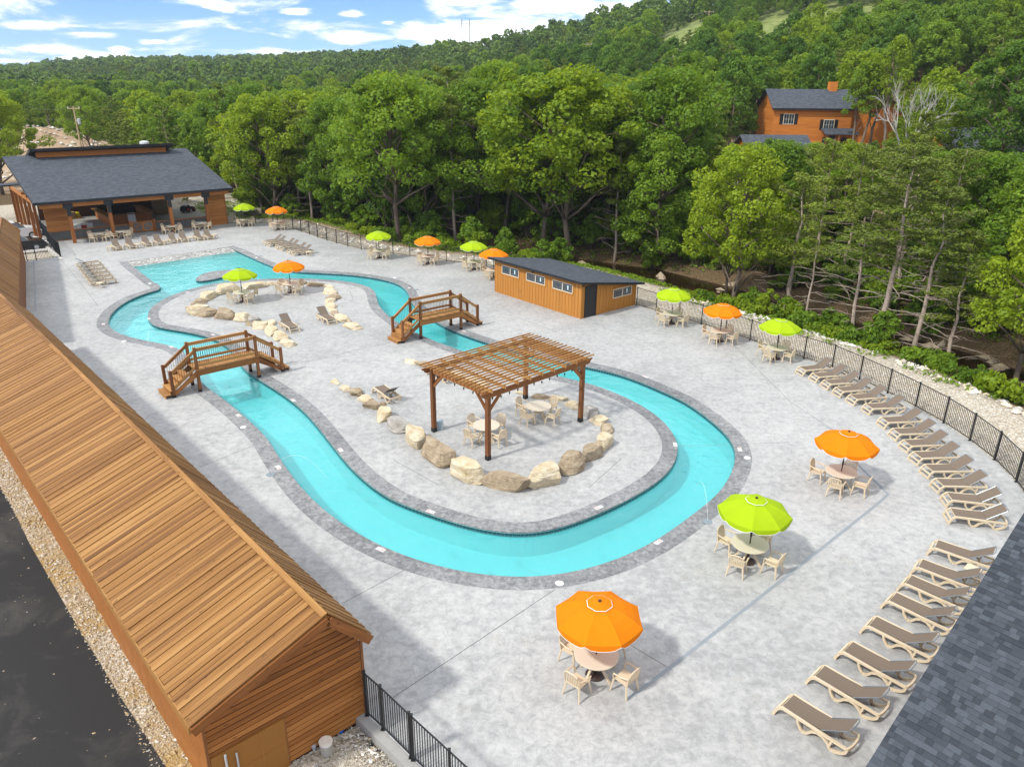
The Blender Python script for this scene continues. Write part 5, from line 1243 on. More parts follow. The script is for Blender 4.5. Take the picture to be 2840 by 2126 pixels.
tag(m.build('blue_rag', plain('blue_rag', (.01, .12, .5), .8), loc=(bp.x, bp.y, -.2)), 'crumpled blue rag on the gravel by the wall', 'rag')
dp = V((-4.71,13.7)); m = MB(); m.lathe([(.03, 0), (.05, .05), (.06, .14), (.05, .15)], 10); m.bar((.05, 0, .12), (-.1, .06, .16), .02, .012); tag(m.build('metal_scoop', GREYP, loc=(dp.x, dp.y, -.2)), 'small metal scoop lying left of the white bucket', 'scoop')

# loose stones: gravel beds and rubble along the fence, uncountable
def scatter_stones(name, pts, mats, base=-.2):
    me = bpy.data.meshes.new(name); vs = []; fs = []; mi = []
    unit = [V(p).normalized() for p in ((1, 0, 0), (-1, 0, 0), (0, 1, 0), (0, -1, 0), (0, 0, 1), (0, 0, -1))]
    tri = [(0, 2, 4), (2, 1, 4), (1, 3, 4), (3, 0, 4), (2, 0, 5), (1, 2, 5), (3, 1, 5), (0, 3, 5)]
    for x, y, z, s in pts:
        o = len(vs); a = R.uniform(0, PI); c, sn = math.cos(a), math.sin(a); ax, ay, az_ = s * R.uniform(.6, 1.2), s * R.uniform(.5, 1), s * R.uniform(.35, .7)
        for u in unit:
            k = R.uniform(.75, 1.2); p = V((u.x * ax * k + u.y * .3 * s, u.y * ay * k, u.z * az_ * k)); vs.append((x + p.x * c - p.y * sn, y + p.x * sn + p.y * c, z + p.z + az_ * .3))
        fs += [tuple(i + o for i in t) for t in tri]; k = R.randrange(len(mats)); mi += [k] * 8
    me.from_pydata(vs, [], fs); [me.materials.append(m) for m in mats]; me.polygons.foreach_set('material_index', mi); me.update()
    return link(name, me, None, kind='stuff')
SM = [plain('pale_gravel', (.58, .53, .45), .9, var=.2), plain('tan_gravel', (.42, .34, .23), .9, var=.2), plain('grey_gravel', (.40, .38, .35), .9, var=.2), plain('white_gravel', (.70, .67, .62), .9, var=.1)]
pts = []
for _ in range(5200):                                               # gravel below the near fence
    a = R.uniform(0, 4.6); b = R.uniform(.3, 3.4); p = V(NF[0]) + d_ * (a - .35) + n_ * b; pts.append((p.x, p.y, -.2, R.choice((.012, .018, .022, .028))))
for _ in range(40): a = R.uniform(0, 1.2); p = V(NF[0]) + d_ * a + n_ * R.uniform(.28, .7); pts.append((p.x, p.y, -.2, R.uniform(.03, .08)))
scatter_stones('gravel', pts, SM)
pts = []
for _ in range(15000):                                              # verge behind the long building
    u = R.uniform(-1.5, 30) ** 1.0; w = R.uniform(3.2, 4.55) if R.random() < .985 else R.uniform(4.5, 6.5); p = B1 + U1 * u + T1 * w; s = R.choice((.015, .02, .03, .03, .045)) * (1 + u / 40)
    if noise.noise(V((p.x * .6, p.y * .6, 3))) + R.uniform(-.5, .5) > -.15: pts.append((p.x, p.y, -.215, s))
for _ in range(260): u = R.uniform(0, 28); w = R.uniform(3.7, 4.4); p = B1 + U1 * u + T1 * w; pts.append((p.x, p.y, -.21, R.uniform(.05, .10)))
scatter_stones('verge_stones', pts, [SM[1], SM[1], SM[0], plain('ochre_gravel', (.46, .34, .18), .9, var=.2)])
def along(poly, s):
    for a, b in zip(poly[:-1], poly[1:]):
        L = (V(b) - V(a)).length
        if s <= L: d = (V(b) - V(a)) / L; return V(a) + d * s, V((-d.y, d.x))
        s -= L
    return None
def plen(poly): return sum((V(b) - V(a)).length for a, b in zip(poly[:-1], poly[1:]))
pts = []
for poly, n in ((FENCE_E, 12000), (FENCE_N, 3200)):
    L = plen(poly)
    for _ in range(n):
        r_ = along(poly, R.uniform(0, L)); 
        if not r_: continue
        p, nn = r_; w = R.uniform(.2, 5.3 if poly is FENCE_E else 3.4); q = p + nn * w if poly is FENCE_N else p + nn * w
        if inside(np.array([q.x]), np.array([q.y]), DECK_EDGE)[0]: q = p - nn * w
        if inside(np.array([q.x]), np.array([q.y]), DECK_EDGE)[0]: continue
        pts.append((q.x, q.y, None, R.choice((.025, .035, .045, .06))))
ed = []
for poly, n in ((FENCE_E, 420), (FENCE_N, 420)):
    L = plen(poly)
    for _ in range(n):
        r_ = along(poly, R.uniform(0, L))
        if not r_: continue
        p, nn = r_; w = (R.gauss(5.3, .4) if poly is FENCE_E else R.gauss(2.4, .6)); q = p + nn * w
        if inside(np.array([q.x]), np.array([q.y]), DECK_EDGE)[0]: q = p - nn * w
        if inside(np.array([q.x]), np.array([q.y]), DECK_EDGE)[0]: continue
        ed.append((q.x, q.y, None, R.choice((.12, .16, .2, .28, .36)) * R.uniform(.6, 1)))
def ground_pts(P):
    z = terrain(np.array([p[0] for p in P]), np.array([p[1] for p in P])); return [(p[0], p[1], float(zz), p[3]) for p, zz in zip(P, z)]
scatter_stones('fence_gravel', ground_pts(pts), SM)
scatter_stones('limestone_rubble', ground_pts(ed), [plain('cream_rubble', (.66, .56, .42), .9, var=.25), SM[0], SM[3], SM[2]])
cr = []
for i in range(34):
    q = V(CREEK[R.randrange(len(CREEK))]); cr.append((q.x + R.uniform(-2.6, 2.6), q.y + R.uniform(-2, 2), -1.66, R.uniform(.2, .8)))
scatter_stones('creek_stones', cr, [BROWN])
md = []
for _ in range(1500):
    y = R.uniform(118, 168); x = -y * R.uniform(.5, .72); md.append((x, y, None, R.choice((.1, .15, .2, .3, .5))))
scatter_stones('spoil_heap_rocks', ground_pts(md), [SM[0], SM[1], SM[3]])

# ---------------------------------------------------------------- car park, cars, kerb islands on the left
PK = [V(pav(-4.2, y)) for y in (-14, 0, 14, 30)]
def pk(a, b, z): p = pav(a, b); return (p[0], p[1], z)
structure(flat('car_park', [[pk(-5.4, -16, 0)[:2], pk(-5.4, 30, 0)[:2], pk(-42, 30, 0)[:2], pk(-42, -16, 0)[:2]]], -.19, ASPH))
for k in range(9):
    a, b = pk(-6.0, -9 + k * 2.75, 0), pk(-10.6, -9 + k * 2.75, 0); strip('parking_line', [a[:2], b[:2]], .11, PAINT, -.185)
for k in range(4):
    a, b = pk(-18, 2 + k * 6, 0), pk(-18, 4.4 + k * 6, 0); strip('lane_dash', [a[:2], b[:2]], .16, PAINT, -.185)
m = MB(); 
for y in (-8.6, -3.6, 1.6, 6.8): 
    vs = [pk(-5.3, y, -.17), pk(-.75, y, -.17), pk(-.75, y + 1.0, -.17), pk(-5.3, y + 1.0, -.17)]; m.add(vs + [(v[0], v[1], -.05) for v in vs], [(4, 5, 6, 7), (0, 1, 5, 4), (1, 2, 6, 5), (2, 3, 7, 6), (3, 0, 4, 7)])
vs = [pk(-.78, -9, -.3), pk(-.5, -9, -.3), pk(-.5, 13, -.3), pk(-.78, 13, -.3)]; m.add(vs + [(v[0], v[1], .06) for v in vs], [(4, 5, 6, 7), (0, 1, 5, 4), (1, 2, 6, 5), (2, 3, 7, 6), (3, 0, 4, 7)])
structure(m.build('kerbs_and_walks', CONC))
def make_car(body_mat, glass, label, cat, loc, rz, tall=1.0, bed=False):
    t = thing('parked_car', label, cat, loc, rz, 'vehicles in the car park')
    h = 1.0 * tall; W_ = .9
    m = MB(); low = [(-2.2, .35), (-2.25, .62), (-2.1, h * .92), (-1.6, h), (1.05, h), (1.9, h * .9), (2.2, .72), (2.25, .4), (1.9, .28), (-1.9, .28)]
    m.ext(low, -W_, W_); m.build('body', body_mat, t)
    cabp = [(-2.0, h), (-1.7, h + .52), (.1, h + .55), (.95, h)] if not bed else [(-.4, h), (-.25, h + .6), (.55, h + .6), (1.2, h)]
    m = MB(); n = len(cabp); m.v = [(p[0], y, p[1]) for y, k in ((-W_ * .93, 0), (W_ * .93, 0)) for p in cabp]
    m.v = [(x, y * (1 if z < h + .1 else .82), z) for x, y, z in m.v]; m.f = [(0, 1, 2, 3)[::-1], (4, 5, 6, 7), (0, 4, 5, 1), (2, 6, 7, 3)]; m.m = [0] * 4; c = m.build('windows', glass, t)
    m = MB(); z = cabp[1][1]; m.b3(cabp[1][0] - .02, cabp[2][0] + .02, -W_ * .80, W_ * .80, z - .02, z + .035); m.build('roof', body_mat, t)
    for x in (-1.35, 1.35):
        for y in (-.82, .82): w = MB(); w.lathe([(.33, -.1), (.34, 0), (.33, .1)], 16); w.lathe([(.2, -.11), (.2, .11)], 10, mi=1); o = w.build('wheel', [BLACK, GREYP], t); o.rotation_euler[0] = PI / 2; o.location = (x, y, .33)
    for y in (-.65, .65):
        m = MB(); m.b3(2.15, 2.27, y - .18, y + .18, .62, .76); m.build('headlight', WHITEP, t); m = MB(); m.b3(-2.26, -2.15, y - .14, y + .14, .66, .86); m.build('tail_light', REDI, t)
    return t
CARW = plain('white_car_paint', (.70, .70, .70), .25, var=.02); CARB = plain('black_car_paint', (.015, .015, .017), .2, var=.02)
wc = V((-49.39,74.89)); bc = V((-45.33,69.65))
make_car(CARW, GLASS, 'white car parked behind the plank roof at the left edge', 'car', (wc.x, wc.y, -.19), PAV_A, 1.1)
make_car(CARB, GLASS, 'black car nosing out behind the plank roof near the left fence', 'car', (bc.x - .4, bc.y - .3, -.19), PAV_A, .95)
px_ = [-73.9,128.0,4.3]; make_car(CARW, GLASS, 'white pickup on the dirt road beyond the pavilion roof', 'truck', (px_[0], px_[1], tz(px_[0], px_[1]) + .02), .1, 1.1, True)

# ---------------------------------------------------------------- cabins on the right bank
def cabin(x, y, z, W_, D, eave, ridge, ang, label, full=True, chimney=None):
    root = thing('cabin', label, 'house', (x, y, z), ang)           # origin at the front left corner, x along the front
    m = MB(); m.b3(0, W_, 0, D, -1.2, .35); m.build('foundation', CONC, root)
    nb = int((eave - .35) / .30)
    m = MB(); m.b3(.03, W_ - .03, .03, D - .03, .3, eave); m.ext([(.03, eave), (D - .03, eave), (D / 2, ridge - .05)], .03, W_ - .03, axis='x'); m.build('wall', ORANGE, root)
    if full:
        me = plank_mesh(W_, .06, .285).mesh('log', ORANGE); ms = plank_mesh(D, .06, .285).mesh('log', ORANGE)
        for i in range(nb):
            zz = .35 + (i + .5) * (eave - .35) / nb
            o = link('log', me, root, (0, .0, zz)); o = link('log', ms, root, (0, 0, zz), PI / 2)
    s = (ridge - eave) / (D / 2); ov = .5
    m = MB(); m.ext([(-ov, eave - s * ov), (D / 2, ridge), (D + ov, eave - s * ov), (D + ov, eave - s * ov + .14), (D / 2, ridge + .14), (-ov, eave - s * ov + .14)], -ov, W_ + ov, axis='x'); rf = m.build('roof', SHIN, root)
    m = MB(); m.b3(-ov - .02, W_ + ov + .02, -ov - .03, -ov, eave - s * ov - .1, eave - s * ov + .13); m.build('fascia', FASCIA, root)
    if chimney: m = MB(); m.b3(chimney - .55, chimney + .55, D / 2 - .45, D / 2 + .45, ridge - .6, ridge + 1.15); m.build('chimney', ORANGE, rf)
    if full:
        for a, zz in ((1.4, 3.7), (7.1, 3.0), (2.2, .9)):
            w = MB(); w.b3(a - .06, a + 1.46, -.075, -.03, zz - .06, zz + 1.36); wo = w.build('window', plain('cream_window_frame', (.66, .58, .46), .5), root)
            for k in (0, 1): m = MB(); m.b3(a + .02 + k * .71, a + .67 + k * .71, -.085, -.076, zz + .03, zz + 1.27); m.build('pane', GLASS, wo)
            m = MB(); 
            for k in (0, 1): m.b3(a + .34 + k * .71, a + .36 + k * .71, -.092, -.086, zz + .03, zz + 1.27); m.b3(a + .02 + k * .71, a + .67 + k * .71, -.0975, -.0925, zz + .63, zz + .65)
            m.build('glazing_bars', WHITE, wo)
            for sx in (-.55, 1.48): m = MB(); m.b3(a + sx, a + sx + .46, -.085, -.04, zz - .03, zz + 1.33); m.build('shutter', BLACK, root)
        m = MB(); m.ext([(-2.2, 2.45), (.0, 3.1), (.0, 3.22), (-2.2, 2.57)], W_ * .62, W_ + .5, axis='x'); m.build('porch_roof', SHIN, root)
        for a in (W_ * .64, W_ * .8, W_ + .3): m = MB(); m.b3(a - .09, a + .09, -2.05, -1.87, 0, 2.45); m.build('porch_post', WOODZ, root)
        m = MB(); m.b3(W_ * .62, W_ + .4, -2.2, 0, -.3, .12); m.build('porch_floor', CONC, root)
        m = MB(); m.b3(W_ * .74, W_ * .74 + .95, -.08, -.035, .2, 2.25); m.build('door', plain('dark_door', (.05, .04, .035), .5), root)
        for a in (W_ * .66, W_ * .9): m = MB(); m.b3(a, a + .8, -.08, -.035, .9, 2.0); m.build('window', GLASS, root)
    return root
c1 = [36.2,112.0,7.53]
cabin(c1[0], c1[1], 5.75, 10.9, 7.5, 5.95, 8.1, .0, 'two storey orange log cabin with shuttered windows and chimney on the right', True, 9.0)
c2 = [54.66,113.0,7.63]; cabin(c2[0], c2[1], 5.6, 10, 7.6, 5.6, 8.3, PI / 2 - .05, 'second orange log cabin partly behind thin trees, right of the first', False)
c3 = [27.67,92.0,7.41]; cabin(c3[0], c3[1], 3.2, 7.2, 6.5, 4.0, 5.7, .05, 'low cabin below the two storey one, only its grey roof showing', False)
c4 = [46.56,84.0,8.0]; cabin(c4[0], c4[1], 4.0, 8.6, 8, 4.2, 6.3, .0, 'cabin with wide grey shingle roof behind the cedars at right', False)
c5 = [66.6,118.0,8.29]; cabin(c5[0], c5[1], 6.6, 7, 7, 3.6, 6.0, .1, 'orange cabin far behind the grey shingle roof at right', False)
c6 = [6.53,99.0,4.09]; cabin(c6[0], c6[1], 3.0, 7.5, 6, 4.6, 6.6, -.2, 'cabin mostly hidden by the middle trees', False)

# ---------------------------------------------------------------- power line poles
POLEW = plain('pale_pole_wood', (.42, .30, .18), .8, var=.2, scale=2); POLEG = plain('grey_pole', (.28, .27, .26), .7)
def pole(x, y, z, h, label, arm=2.2, mat=POLEW, r=.16, frame=False, trans=False, ang=0):
    t = thing('utility_pole', label, 'utility pole', (x, y, z), ang)
    for dx in ((-2.2, 2.2) if frame else (0,)):
        m = MB(); m.tube([(dx, 0, -1), (dx, 0, h)], [r, r * .7], 8); m.build('pole', mat, t)
    m = MB(); m.bar((-arm / 2 if not frame else -3.6, 0, h - .35 if not frame else h - 2.5), (arm / 2 if not frame else 3.6, 0, h - .35 if not frame else h - 2.5), .12, .14); m.build('cross_arm', mat, t)
    for dx in (-arm * .45, 0, arm * .45) if not frame else (-3.4, 0, 3.4):
        m = MB(); zz = (h - .28) if not frame else h - 2.9; m.lathe([(.05, 0), (.07, .05), (.04, .1), (.07, .15), (.03, .22)], 8, (dx, 0, zz)); m.build('insulator', WHITEP, t)
    if trans: m = MB(); m.lathe([(.2, -.5), (.23, -.4), (.23, .35), (.15, .45)], 12, (.5, 0, h - 2.3)); m.bar((0, 0, h - 2.2), (.3, 0, h - 2.2), .08, .2); m.build('transformer', GREYP, t)
    return t
def wire(pts, label, sag=1.2, r=.018):
    m = MB()
    for a, b in zip(pts[:-1], pts[1:]):
        a, b = V(a), V(b); m.tube([a.lerp(b, k / 14) - V((0, 0, sag * 4 * (k / 14) * (1 - k / 14))) for k in range(15)], r, 4, cap=False)
    return tag(m.build('power_line', plain('dull_wire', (.2, .2, .2), .5)), label, 'wire', 'power lines')
q = [-71.97,131.0,4.15]; zt = [-72.08,131.0,10.2][2]; zg = tz(q[0], q[1])
pole(q[0], q[1], zg, zt - zg, 'wooden utility pole with transformer behind the pavilion roof', 2.0, POLEW, .15, trans=True)
a = [-72.66,131.0,10.15]; b = [-74.14,175.0,10.14]; c = [-71.62,118.0,10.6]; b2_ = [-48.07,230.0,13.7]
wire([c, a, b, b2_], 'upper power line across the trees behind the pavilion', .5)
a = [-72.18,131.0,8.47]; b = [-78.09,175.0,7.7]; c = [-73.03,124.0,8.71]; wire([c, a, b], 'lower power line across the trees behind the pavilion', .4)
def pole_at(az, el_top, D, h, label, **kw):
    x, y = D * math.sin(az), D * math.cos(az); zt = CAMZ + D * math.tan(el_top); zg = min(tz(x, y), zt - h); pole(x, y, zg, zt - zg, label, **kw); return V((x, y, zt))
p1 = pole_at(*[0.2263,0.0757], 300, 11, 'wooden utility pole on the meadow of the right hill', arm=3.4, r=.22)
p2 = pole_at(*[0.1597,0.0818], 330, 10, 'grey utility pole with cross arms on the hill crest', arm=4.0, mat=POLEG, r=.25)
p3 = pole_at(*[-0.0595,0.0664], 480, 30, 'tall twin pole power line frame against the clouds', mat=POLEG, frame=True, r=.35)
p4 = pole_at(*[0.059,0.0681], 470, 14, 'small twin pole frame on the distant tree line', mat=POLEG, frame=True, r=.2)
p5 = pole_at(*[0.0866,0.0411], 260, 7, 'short utility pole among the hillside trees', arm=3.0, r=.2)
p6 = pole_at(*[-0.2692,0.0284], 700, 16, 'far pole on the horizon left of the clouds', mat=POLEG, frame=True, r=.3)
wire([p6 + V((0, 0, -2)), p3 + V((0, 0, -2.6)), p4 + V((0, 0, -2))], 'high power line crossing the sky', 3, .05)
wire([p5, p1 + V((0, 0, -2)), p1 + V((160, -40, 24))], 'power line climbing the right hill', 3, .04)
wire([p1 + V((0, 0, -.2)), p2 + V((0, 0, -.4))], 'power line between the two hill poles', 2, .04)

# ---------------------------------------------------------------- vegetation
NR = np.random.default_rng(4)
def leaf_mat(name, dark, mid, light, trans=.46):
    m, t, p, o = newmat(name)
    isl = t.add('ShaderNodeNewGeometry').outputs['Random Per Island']; rnd = t.add('ShaderNodeObjectInfo').outputs['Random']
    tc = t.add('ShaderNodeTexCoord').outputs['Object']; cl = t.noise(tc, .55, 2, .5)
    f = t.math('ADD', t.math('MULTIPLY', isl, .42), t.math('ADD', t.math('MULTIPLY', rnd, .38), t.math('MULTIPLY', t.math('SUBTRACT', cl, .38), .75)))
    col = t.ramp(f, [(.12, dark), (.5, mid), (.88, light)])
    sset(t, p, 'Base Color', col); p.inputs['Roughness'].default_value = .55; p.inputs['Specular IOR Level'].default_value = .25
    tr = t.add('ShaderNodeBsdfTranslucent', ins={0: t.mix(1.0, col, (1.35, 1.2, .45), 'MULTIPLY')})
    mx = t.add('ShaderNodeMixShader', ins={0: trans, 1: p.outputs[0], 2: tr.outputs[0]}); t.l.new(mx.outputs[0], o.inputs[0]); return m
LEAF = [leaf_mat('bright_oak_leaves', (0.091, 0.177, 0.015), (0.159, 0.271, 0.021), (0.256, 0.378, 0.032)), leaf_mat('deep_green_leaves', (0.051, 0.118, 0.017), (0.091, 0.189, 0.023), (0.159, 0.271, 0.032)),
        leaf_mat('yellow_green_leaves', (0.122, 0.206, 0.013), (0.220, 0.319, 0.017), (0.329, 0.425, 0.025))]
CEDL = leaf_mat('cedar_foliage', (0.079, 0.118, 0.013), (0.140, 0.189, 0.019), (0.220, 0.271, 0.029), .2)
FARL = leaf_mat('distant_foliage', (0.059, 0.118, 0.021), (0.104, 0.183, 0.029), (0.177, 0.260, 0.038), .2)
BARK = wood('grey_brown_bark', (.055, .042, .032), (.13, .10, .075), (.23, .18, .14), 2, rough=.9, tone=.15, scale=.5, knots=False)
CBARK = wood('pale_cedar_bark', (.20, .15, .115), (.38, .30, .24), (.54, .46, .38), 2, rough=.9, tone=.1, scale=.5, knots=False)
BARE = plain('bleached_bare_wood', (.46, .44, .40), .9, var=.2)

def quads_mesh(name, P, N, L, W_, mat):
    n = len(P); r = NR.normal(size=(n, 3)); u = np.cross(N, r); u /= np.linalg.norm(u, axis=1)[:, None] + 1e-9; v = np.cross(N, u)
    u = u * L[:, None] * .5; v = v * W_[:, None] * .5
    fold = N * (W_[:, None] * .18)
    vs = np.stack([P - u, P + v + fold, P + u, P - v + fold], 1).reshape(-1, 3).astype(np.float32)
    me = bpy.data.meshes.new(name); me.vertices.add(n * 4); me.vertices.foreach_set('co', vs.ravel()); me.loops.add(n * 4)
    me.loops.foreach_set('vertex_index', np.arange(n * 4, dtype=np.int32)); me.polygons.add(n); me.polygons.foreach_set('loop_start', np.arange(n, dtype=np.int32) * 4)
    me.update(calc_edges=True); me.materials.append(mat); return me
def clump_leaves(cs, rs, per, size, flat=.75, up=.35):
    k = len(cs); cs = np.repeat(np.array(cs), per, 0); rs = np.repeat(np.array(rs), per)
    d = NR.normal(size=(k * per, 3)); d /= np.linalg.norm(d, axis=1)[:, None]
    rad = NR.uniform(.35, 1.0, k * per) ** .5; off = d * rad[:, None] * rs[:, None]; off[:, 2] *= flat
    P = cs + off
    N = d * .75 + NR.normal(size=d.shape) * .55; N[:, 2] += up; N /= np.linalg.norm(N, axis=1)[:, None]
    L = size * NR.uniform(.6, 1.35, k * per); return P, N, L, L * NR.uniform(.5, .85, k * per)
def limb(m, a, b, r0, r1, rr, seg=4, wob=.08, n=5):
    a, b = V(a), V(b); L = (b - a).length; pts = [a]
    for i in range(1, seg): pts.append(a.lerp(b, i / seg) + V((rr.uniform(-1, 1), rr.uniform(-1, 1), rr.uniform(-.4, .9))) * L * wob)
    pts.append(b); m.tube(pts, [r0 + (r1 - r0) * i / seg for i in range(seg + 1)], n); return pts
def broadleaf(seed, H=16., spread=5.0, low=.28, clumps=76, per=250, size=.29, mat=None, lod=0, lean=0):
    rr = random.Random(seed); m = MB(); cs = []; rs = []
    top = H * .78
    tr = limb(m, (0, 0, -.8), (lean + rr.uniform(-.6, .6), rr.uniform(-.6, .6), top), .27, .06, rr, 6, .02, 7)
    for i in range(clumps):
        u = (i + .5) / clumps; z = low + (1 - low) * u ** .85
        a = i * 2.39996 + rr.uniform(-.5, .5); prof = math.sin(PI * min(1, max(.0, (z - low * .75) / (1.04 - low * .75)) ** .8)) ** .65
        r = spread * prof * math.sqrt(rr.uniform(.22, 1.0))
        r *= 1 + .6 * noise.noise(V((math.cos(a) * 1.5, math.sin(a) * 1.5, z * 4 + seed * 7)))
        c = (lean * z + r * math.cos(a), r * math.sin(a), z * H * .96); cs.append(c); rs.append(rr.choice((rr.uniform(.5, .9), rr.uniform(.9, 1.5), rr.uniform(.9, 1.5))) * (spread / 5) ** .5)
        if lod == 0 and i % 2 == 0:
            k = tr[min(len(tr) - 1, max(1, int((z - .12) * len(tr))))]; s = V(k); s.z = min(s.z, c[2] - r * .35); 
            limb(m, s, c, .035 + .02 * r, .015, rr, 4, .07, 5)
            for _ in range(2): q = V(c) + V((rr.uniform(-1, 1), rr.uniform(-1, 1), rr.uniform(-.3, .8))) * 1.1; limb(m, V(c).lerp(s, .25), q, .025, .008, rr, 2, .05, 4)
    P, N, L, W_ = clump_leaves(cs, rs, per, size)
    return m.mesh('trunk', BARK, True), quads_mesh('crown', P, N, L, W_, mat)
def cedar(seed, H=14., spread=2.9, bare=.42, whorls=30, per=120, size=.24, lod=0, mat=None):
    rr = random.Random(seed); m = MB(); P_ = []; N_ = []; L_ = []; 
    bend = rr.uniform(-.5, .5); tr = limb(m, (0, 0, -.6), (bend, rr.uniform(-.4, .4), H), .19, .02, rr, 7, .012, 7)
    cs = []; rs = []
    for i in range(whorls):
        u = (i + .5) / whorls; z = .10 + .88 * u; a = i * 2.4 + rr.uniform(-.6, .6); b = V(tr[0]).lerp(V(tr[-1]), z)
        L = spread * (1 - ((z - .3) / .72) ** 2 if z > .3 else .75 + z) * rr.uniform(.65, 1.15) + .3
        rise = rr.uniform(-.15, .35) * L + (.5 * L if z > .75 else 0)
        tip = b + V((math.cos(a) * L, math.sin(a) * L, rise))
        if lod == 0 or i % 3 == 0:
            pts = limb(m, b, tip, .045 * (1.1 - z * .6), .008, rr, 4, .07, 4)
            if lod == 0:
                for _ in range(4): s = b.lerp(tip, rr.uniform(.35, .9)); limb(m, s, s + V((math.cos(a + rr.uniform(-1, 1)), math.sin(a + rr.uniform(-1, 1)), rr.uniform(-.1, .5))) * L * .3, .014, .005, rr, 2, .05, 3)
        if z > bare:
            k = 3 if lod == 0 else 2
            for j in range(k):
                t = (j + 1.2) / (k + .4); c = b.lerp(tip, min(1, t)); cs.append((c.x + rr.uniform(-.3, .3), c.y + rr.uniform(-.3, .3), c.z + .12)); rs.append((.38 + .30 * L * .4) * rr.uniform(.8, 1.25))
    P, N, L, W_ = clump_leaves(cs, rs, per, size, .42, .6)
    return m.mesh('trunk', CBARK, True), quads_mesh('crown', P, N, L, W_ * .6, mat or CEDL)
NEAR_T = [broadleaf(1, mat=LEAF[0]), broadleaf(2, spread=4.6, low=.22, mat=LEAF[1]), broadleaf(3, spread=5.4, low=.34, mat=LEAF[2], lean=.8), broadleaf(4, spread=4.2, low=.16, mat=LEAF[0]), broadleaf(5, spread=4.8, low=.25, mat=LEAF[1])]
BIG_T = [broadleaf(6, spread=5.4, low=.42, mat=LEAF[0], lean=.6), broadleaf(7, spread=5.0, low=.40, mat=LEAF[2]), broadleaf(8, spread=5.2, low=.44, mat=LEAF[2], lean=-1.0)]
NEAR_C = [cedar(11, per=95, bare=.48, whorls=34), cedar(12, spread=2.6, bare=.55, per=90, whorls=34), cedar(13, spread=3.3, bare=.42, per=95, whorls=34)]
SLIM = [broadleaf(21, H=16, spread=2.6, low=.45, clumps=34, per=120, mat=LEAF[0], size=.34), broadleaf(22, H=16, spread=2.3, low=.5, clumps=30, per=110, mat=LEAF[2], size=.32)]
MID_T = [broadleaf(31, clumps=64, per=95, size=.52, mat=LEAF[1], lod=1, low=.15), broadleaf(32, clumps=64, per=95, size=.5, mat=LEAF[0], lod=1, low=.15, spread=4.6), broadleaf(33, clumps=62, per=95, size=.52, mat=LEAF[2], lod=1, low=.18, spread=5.4)]
MID_C = [cedar(41, lod=1, bare=.15, per=60, size=.42, spread=2.6, whorls=24), cedar(42, lod=1, bare=.12, per=60, size=.42, spread=3.0, whorls=24)]
SHRUB = []
def shrub(seed, mat, n=14, r=.9, h=1.3, per=90, size=.22):
    rr = random.Random(seed); m = MB(); cs = []; rs = []
    for i in range(n):
        a = rr.uniform(0, 2 * PI); q = r * math.sqrt(rr.random()); z = rr.uniform(.25, 1) * h * (1 - .4 * q / r); cs.append((q * math.cos(a), q * math.sin(a), z)); rs.append(rr.uniform(.28, .5))
        limb(m, (q * .2 * math.cos(a), q * .2 * math.sin(a), -.1), cs[-1], .02, .006, rr, 2, .05, 4)
    P, N, L, W_ = clump_leaves(cs, rs, per, size); return m.mesh('stems', BARK), quads_mesh('foliage', P, N, L, W_, mat)
SHRUB = [shrub(1, LEAF[0]), shrub(2, LEAF[2], 10, .8, 1.0), shrub(3, LEAF[0], 20, 1.1, 2.4), shrub(4, LEAF[2], 16, .9, 2.8), shrub(5, LEAF[0], 26, 1.3, 3.6, 110, .26)]
def tree(proto, x, y, z, h, H0, rot, label, cat, group, name='tree', parts=('trunk', 'crown'), wide=1.0):
    t = thing(name, label, cat, (x, y, z), rot, group); s = h / H0; t.scale = (s * wide, s * wide, s)
    link(parts[0], proto[0], t); link(parts[1], proto[1], t); return t
def bare_tree():
    rr = random.Random(8); m = MB()
    def grow(p, d, L, r, k):
        q = p + d * L; limb(m, p, q, r, r * .62, rr, 3, .06, 5 if k > 2 else 3)
        if k == 0: return
        for _ in range(3 if k > 1 else 4):
            nd = (d + V((rr.uniform(-1, 1), rr.uniform(-1, 1), rr.uniform(-.5, .8))) * .75).normalized(); s = p.lerp(q, rr.uniform(.45, 1)); grow(s, nd, L * rr.uniform(.55, .8), r * .55, k - 1)
    grow(V((0, 0, -.5)), V((0, 0, 1)), 5.0, .24, 5); z = max(v[2] for v in m.v); m.v = [(a, b, c * 17.5 / z) for a, b, c in m.v]; return m.mesh('branches', BARE)
OCC = []                                                            # where stems stand already
def put(lst, kind, x, y, z, h, label, group=None, cat='tree', wide=1.0, name=None):
    k = len(OCC); OCC.append((x, y)); P_ = lst[k % len(lst)]
    H0 = 14. if kind == 'cedar' else 16.
    return tree(P_, x, y, z, h, H0, R.uniform(0, 6.28), label, cat, group, name or {'cedar': 'cedar_tree', 'leaf': 'broadleaf_tree', 'slim': 'slender_tree'}[kind], wide=wide)
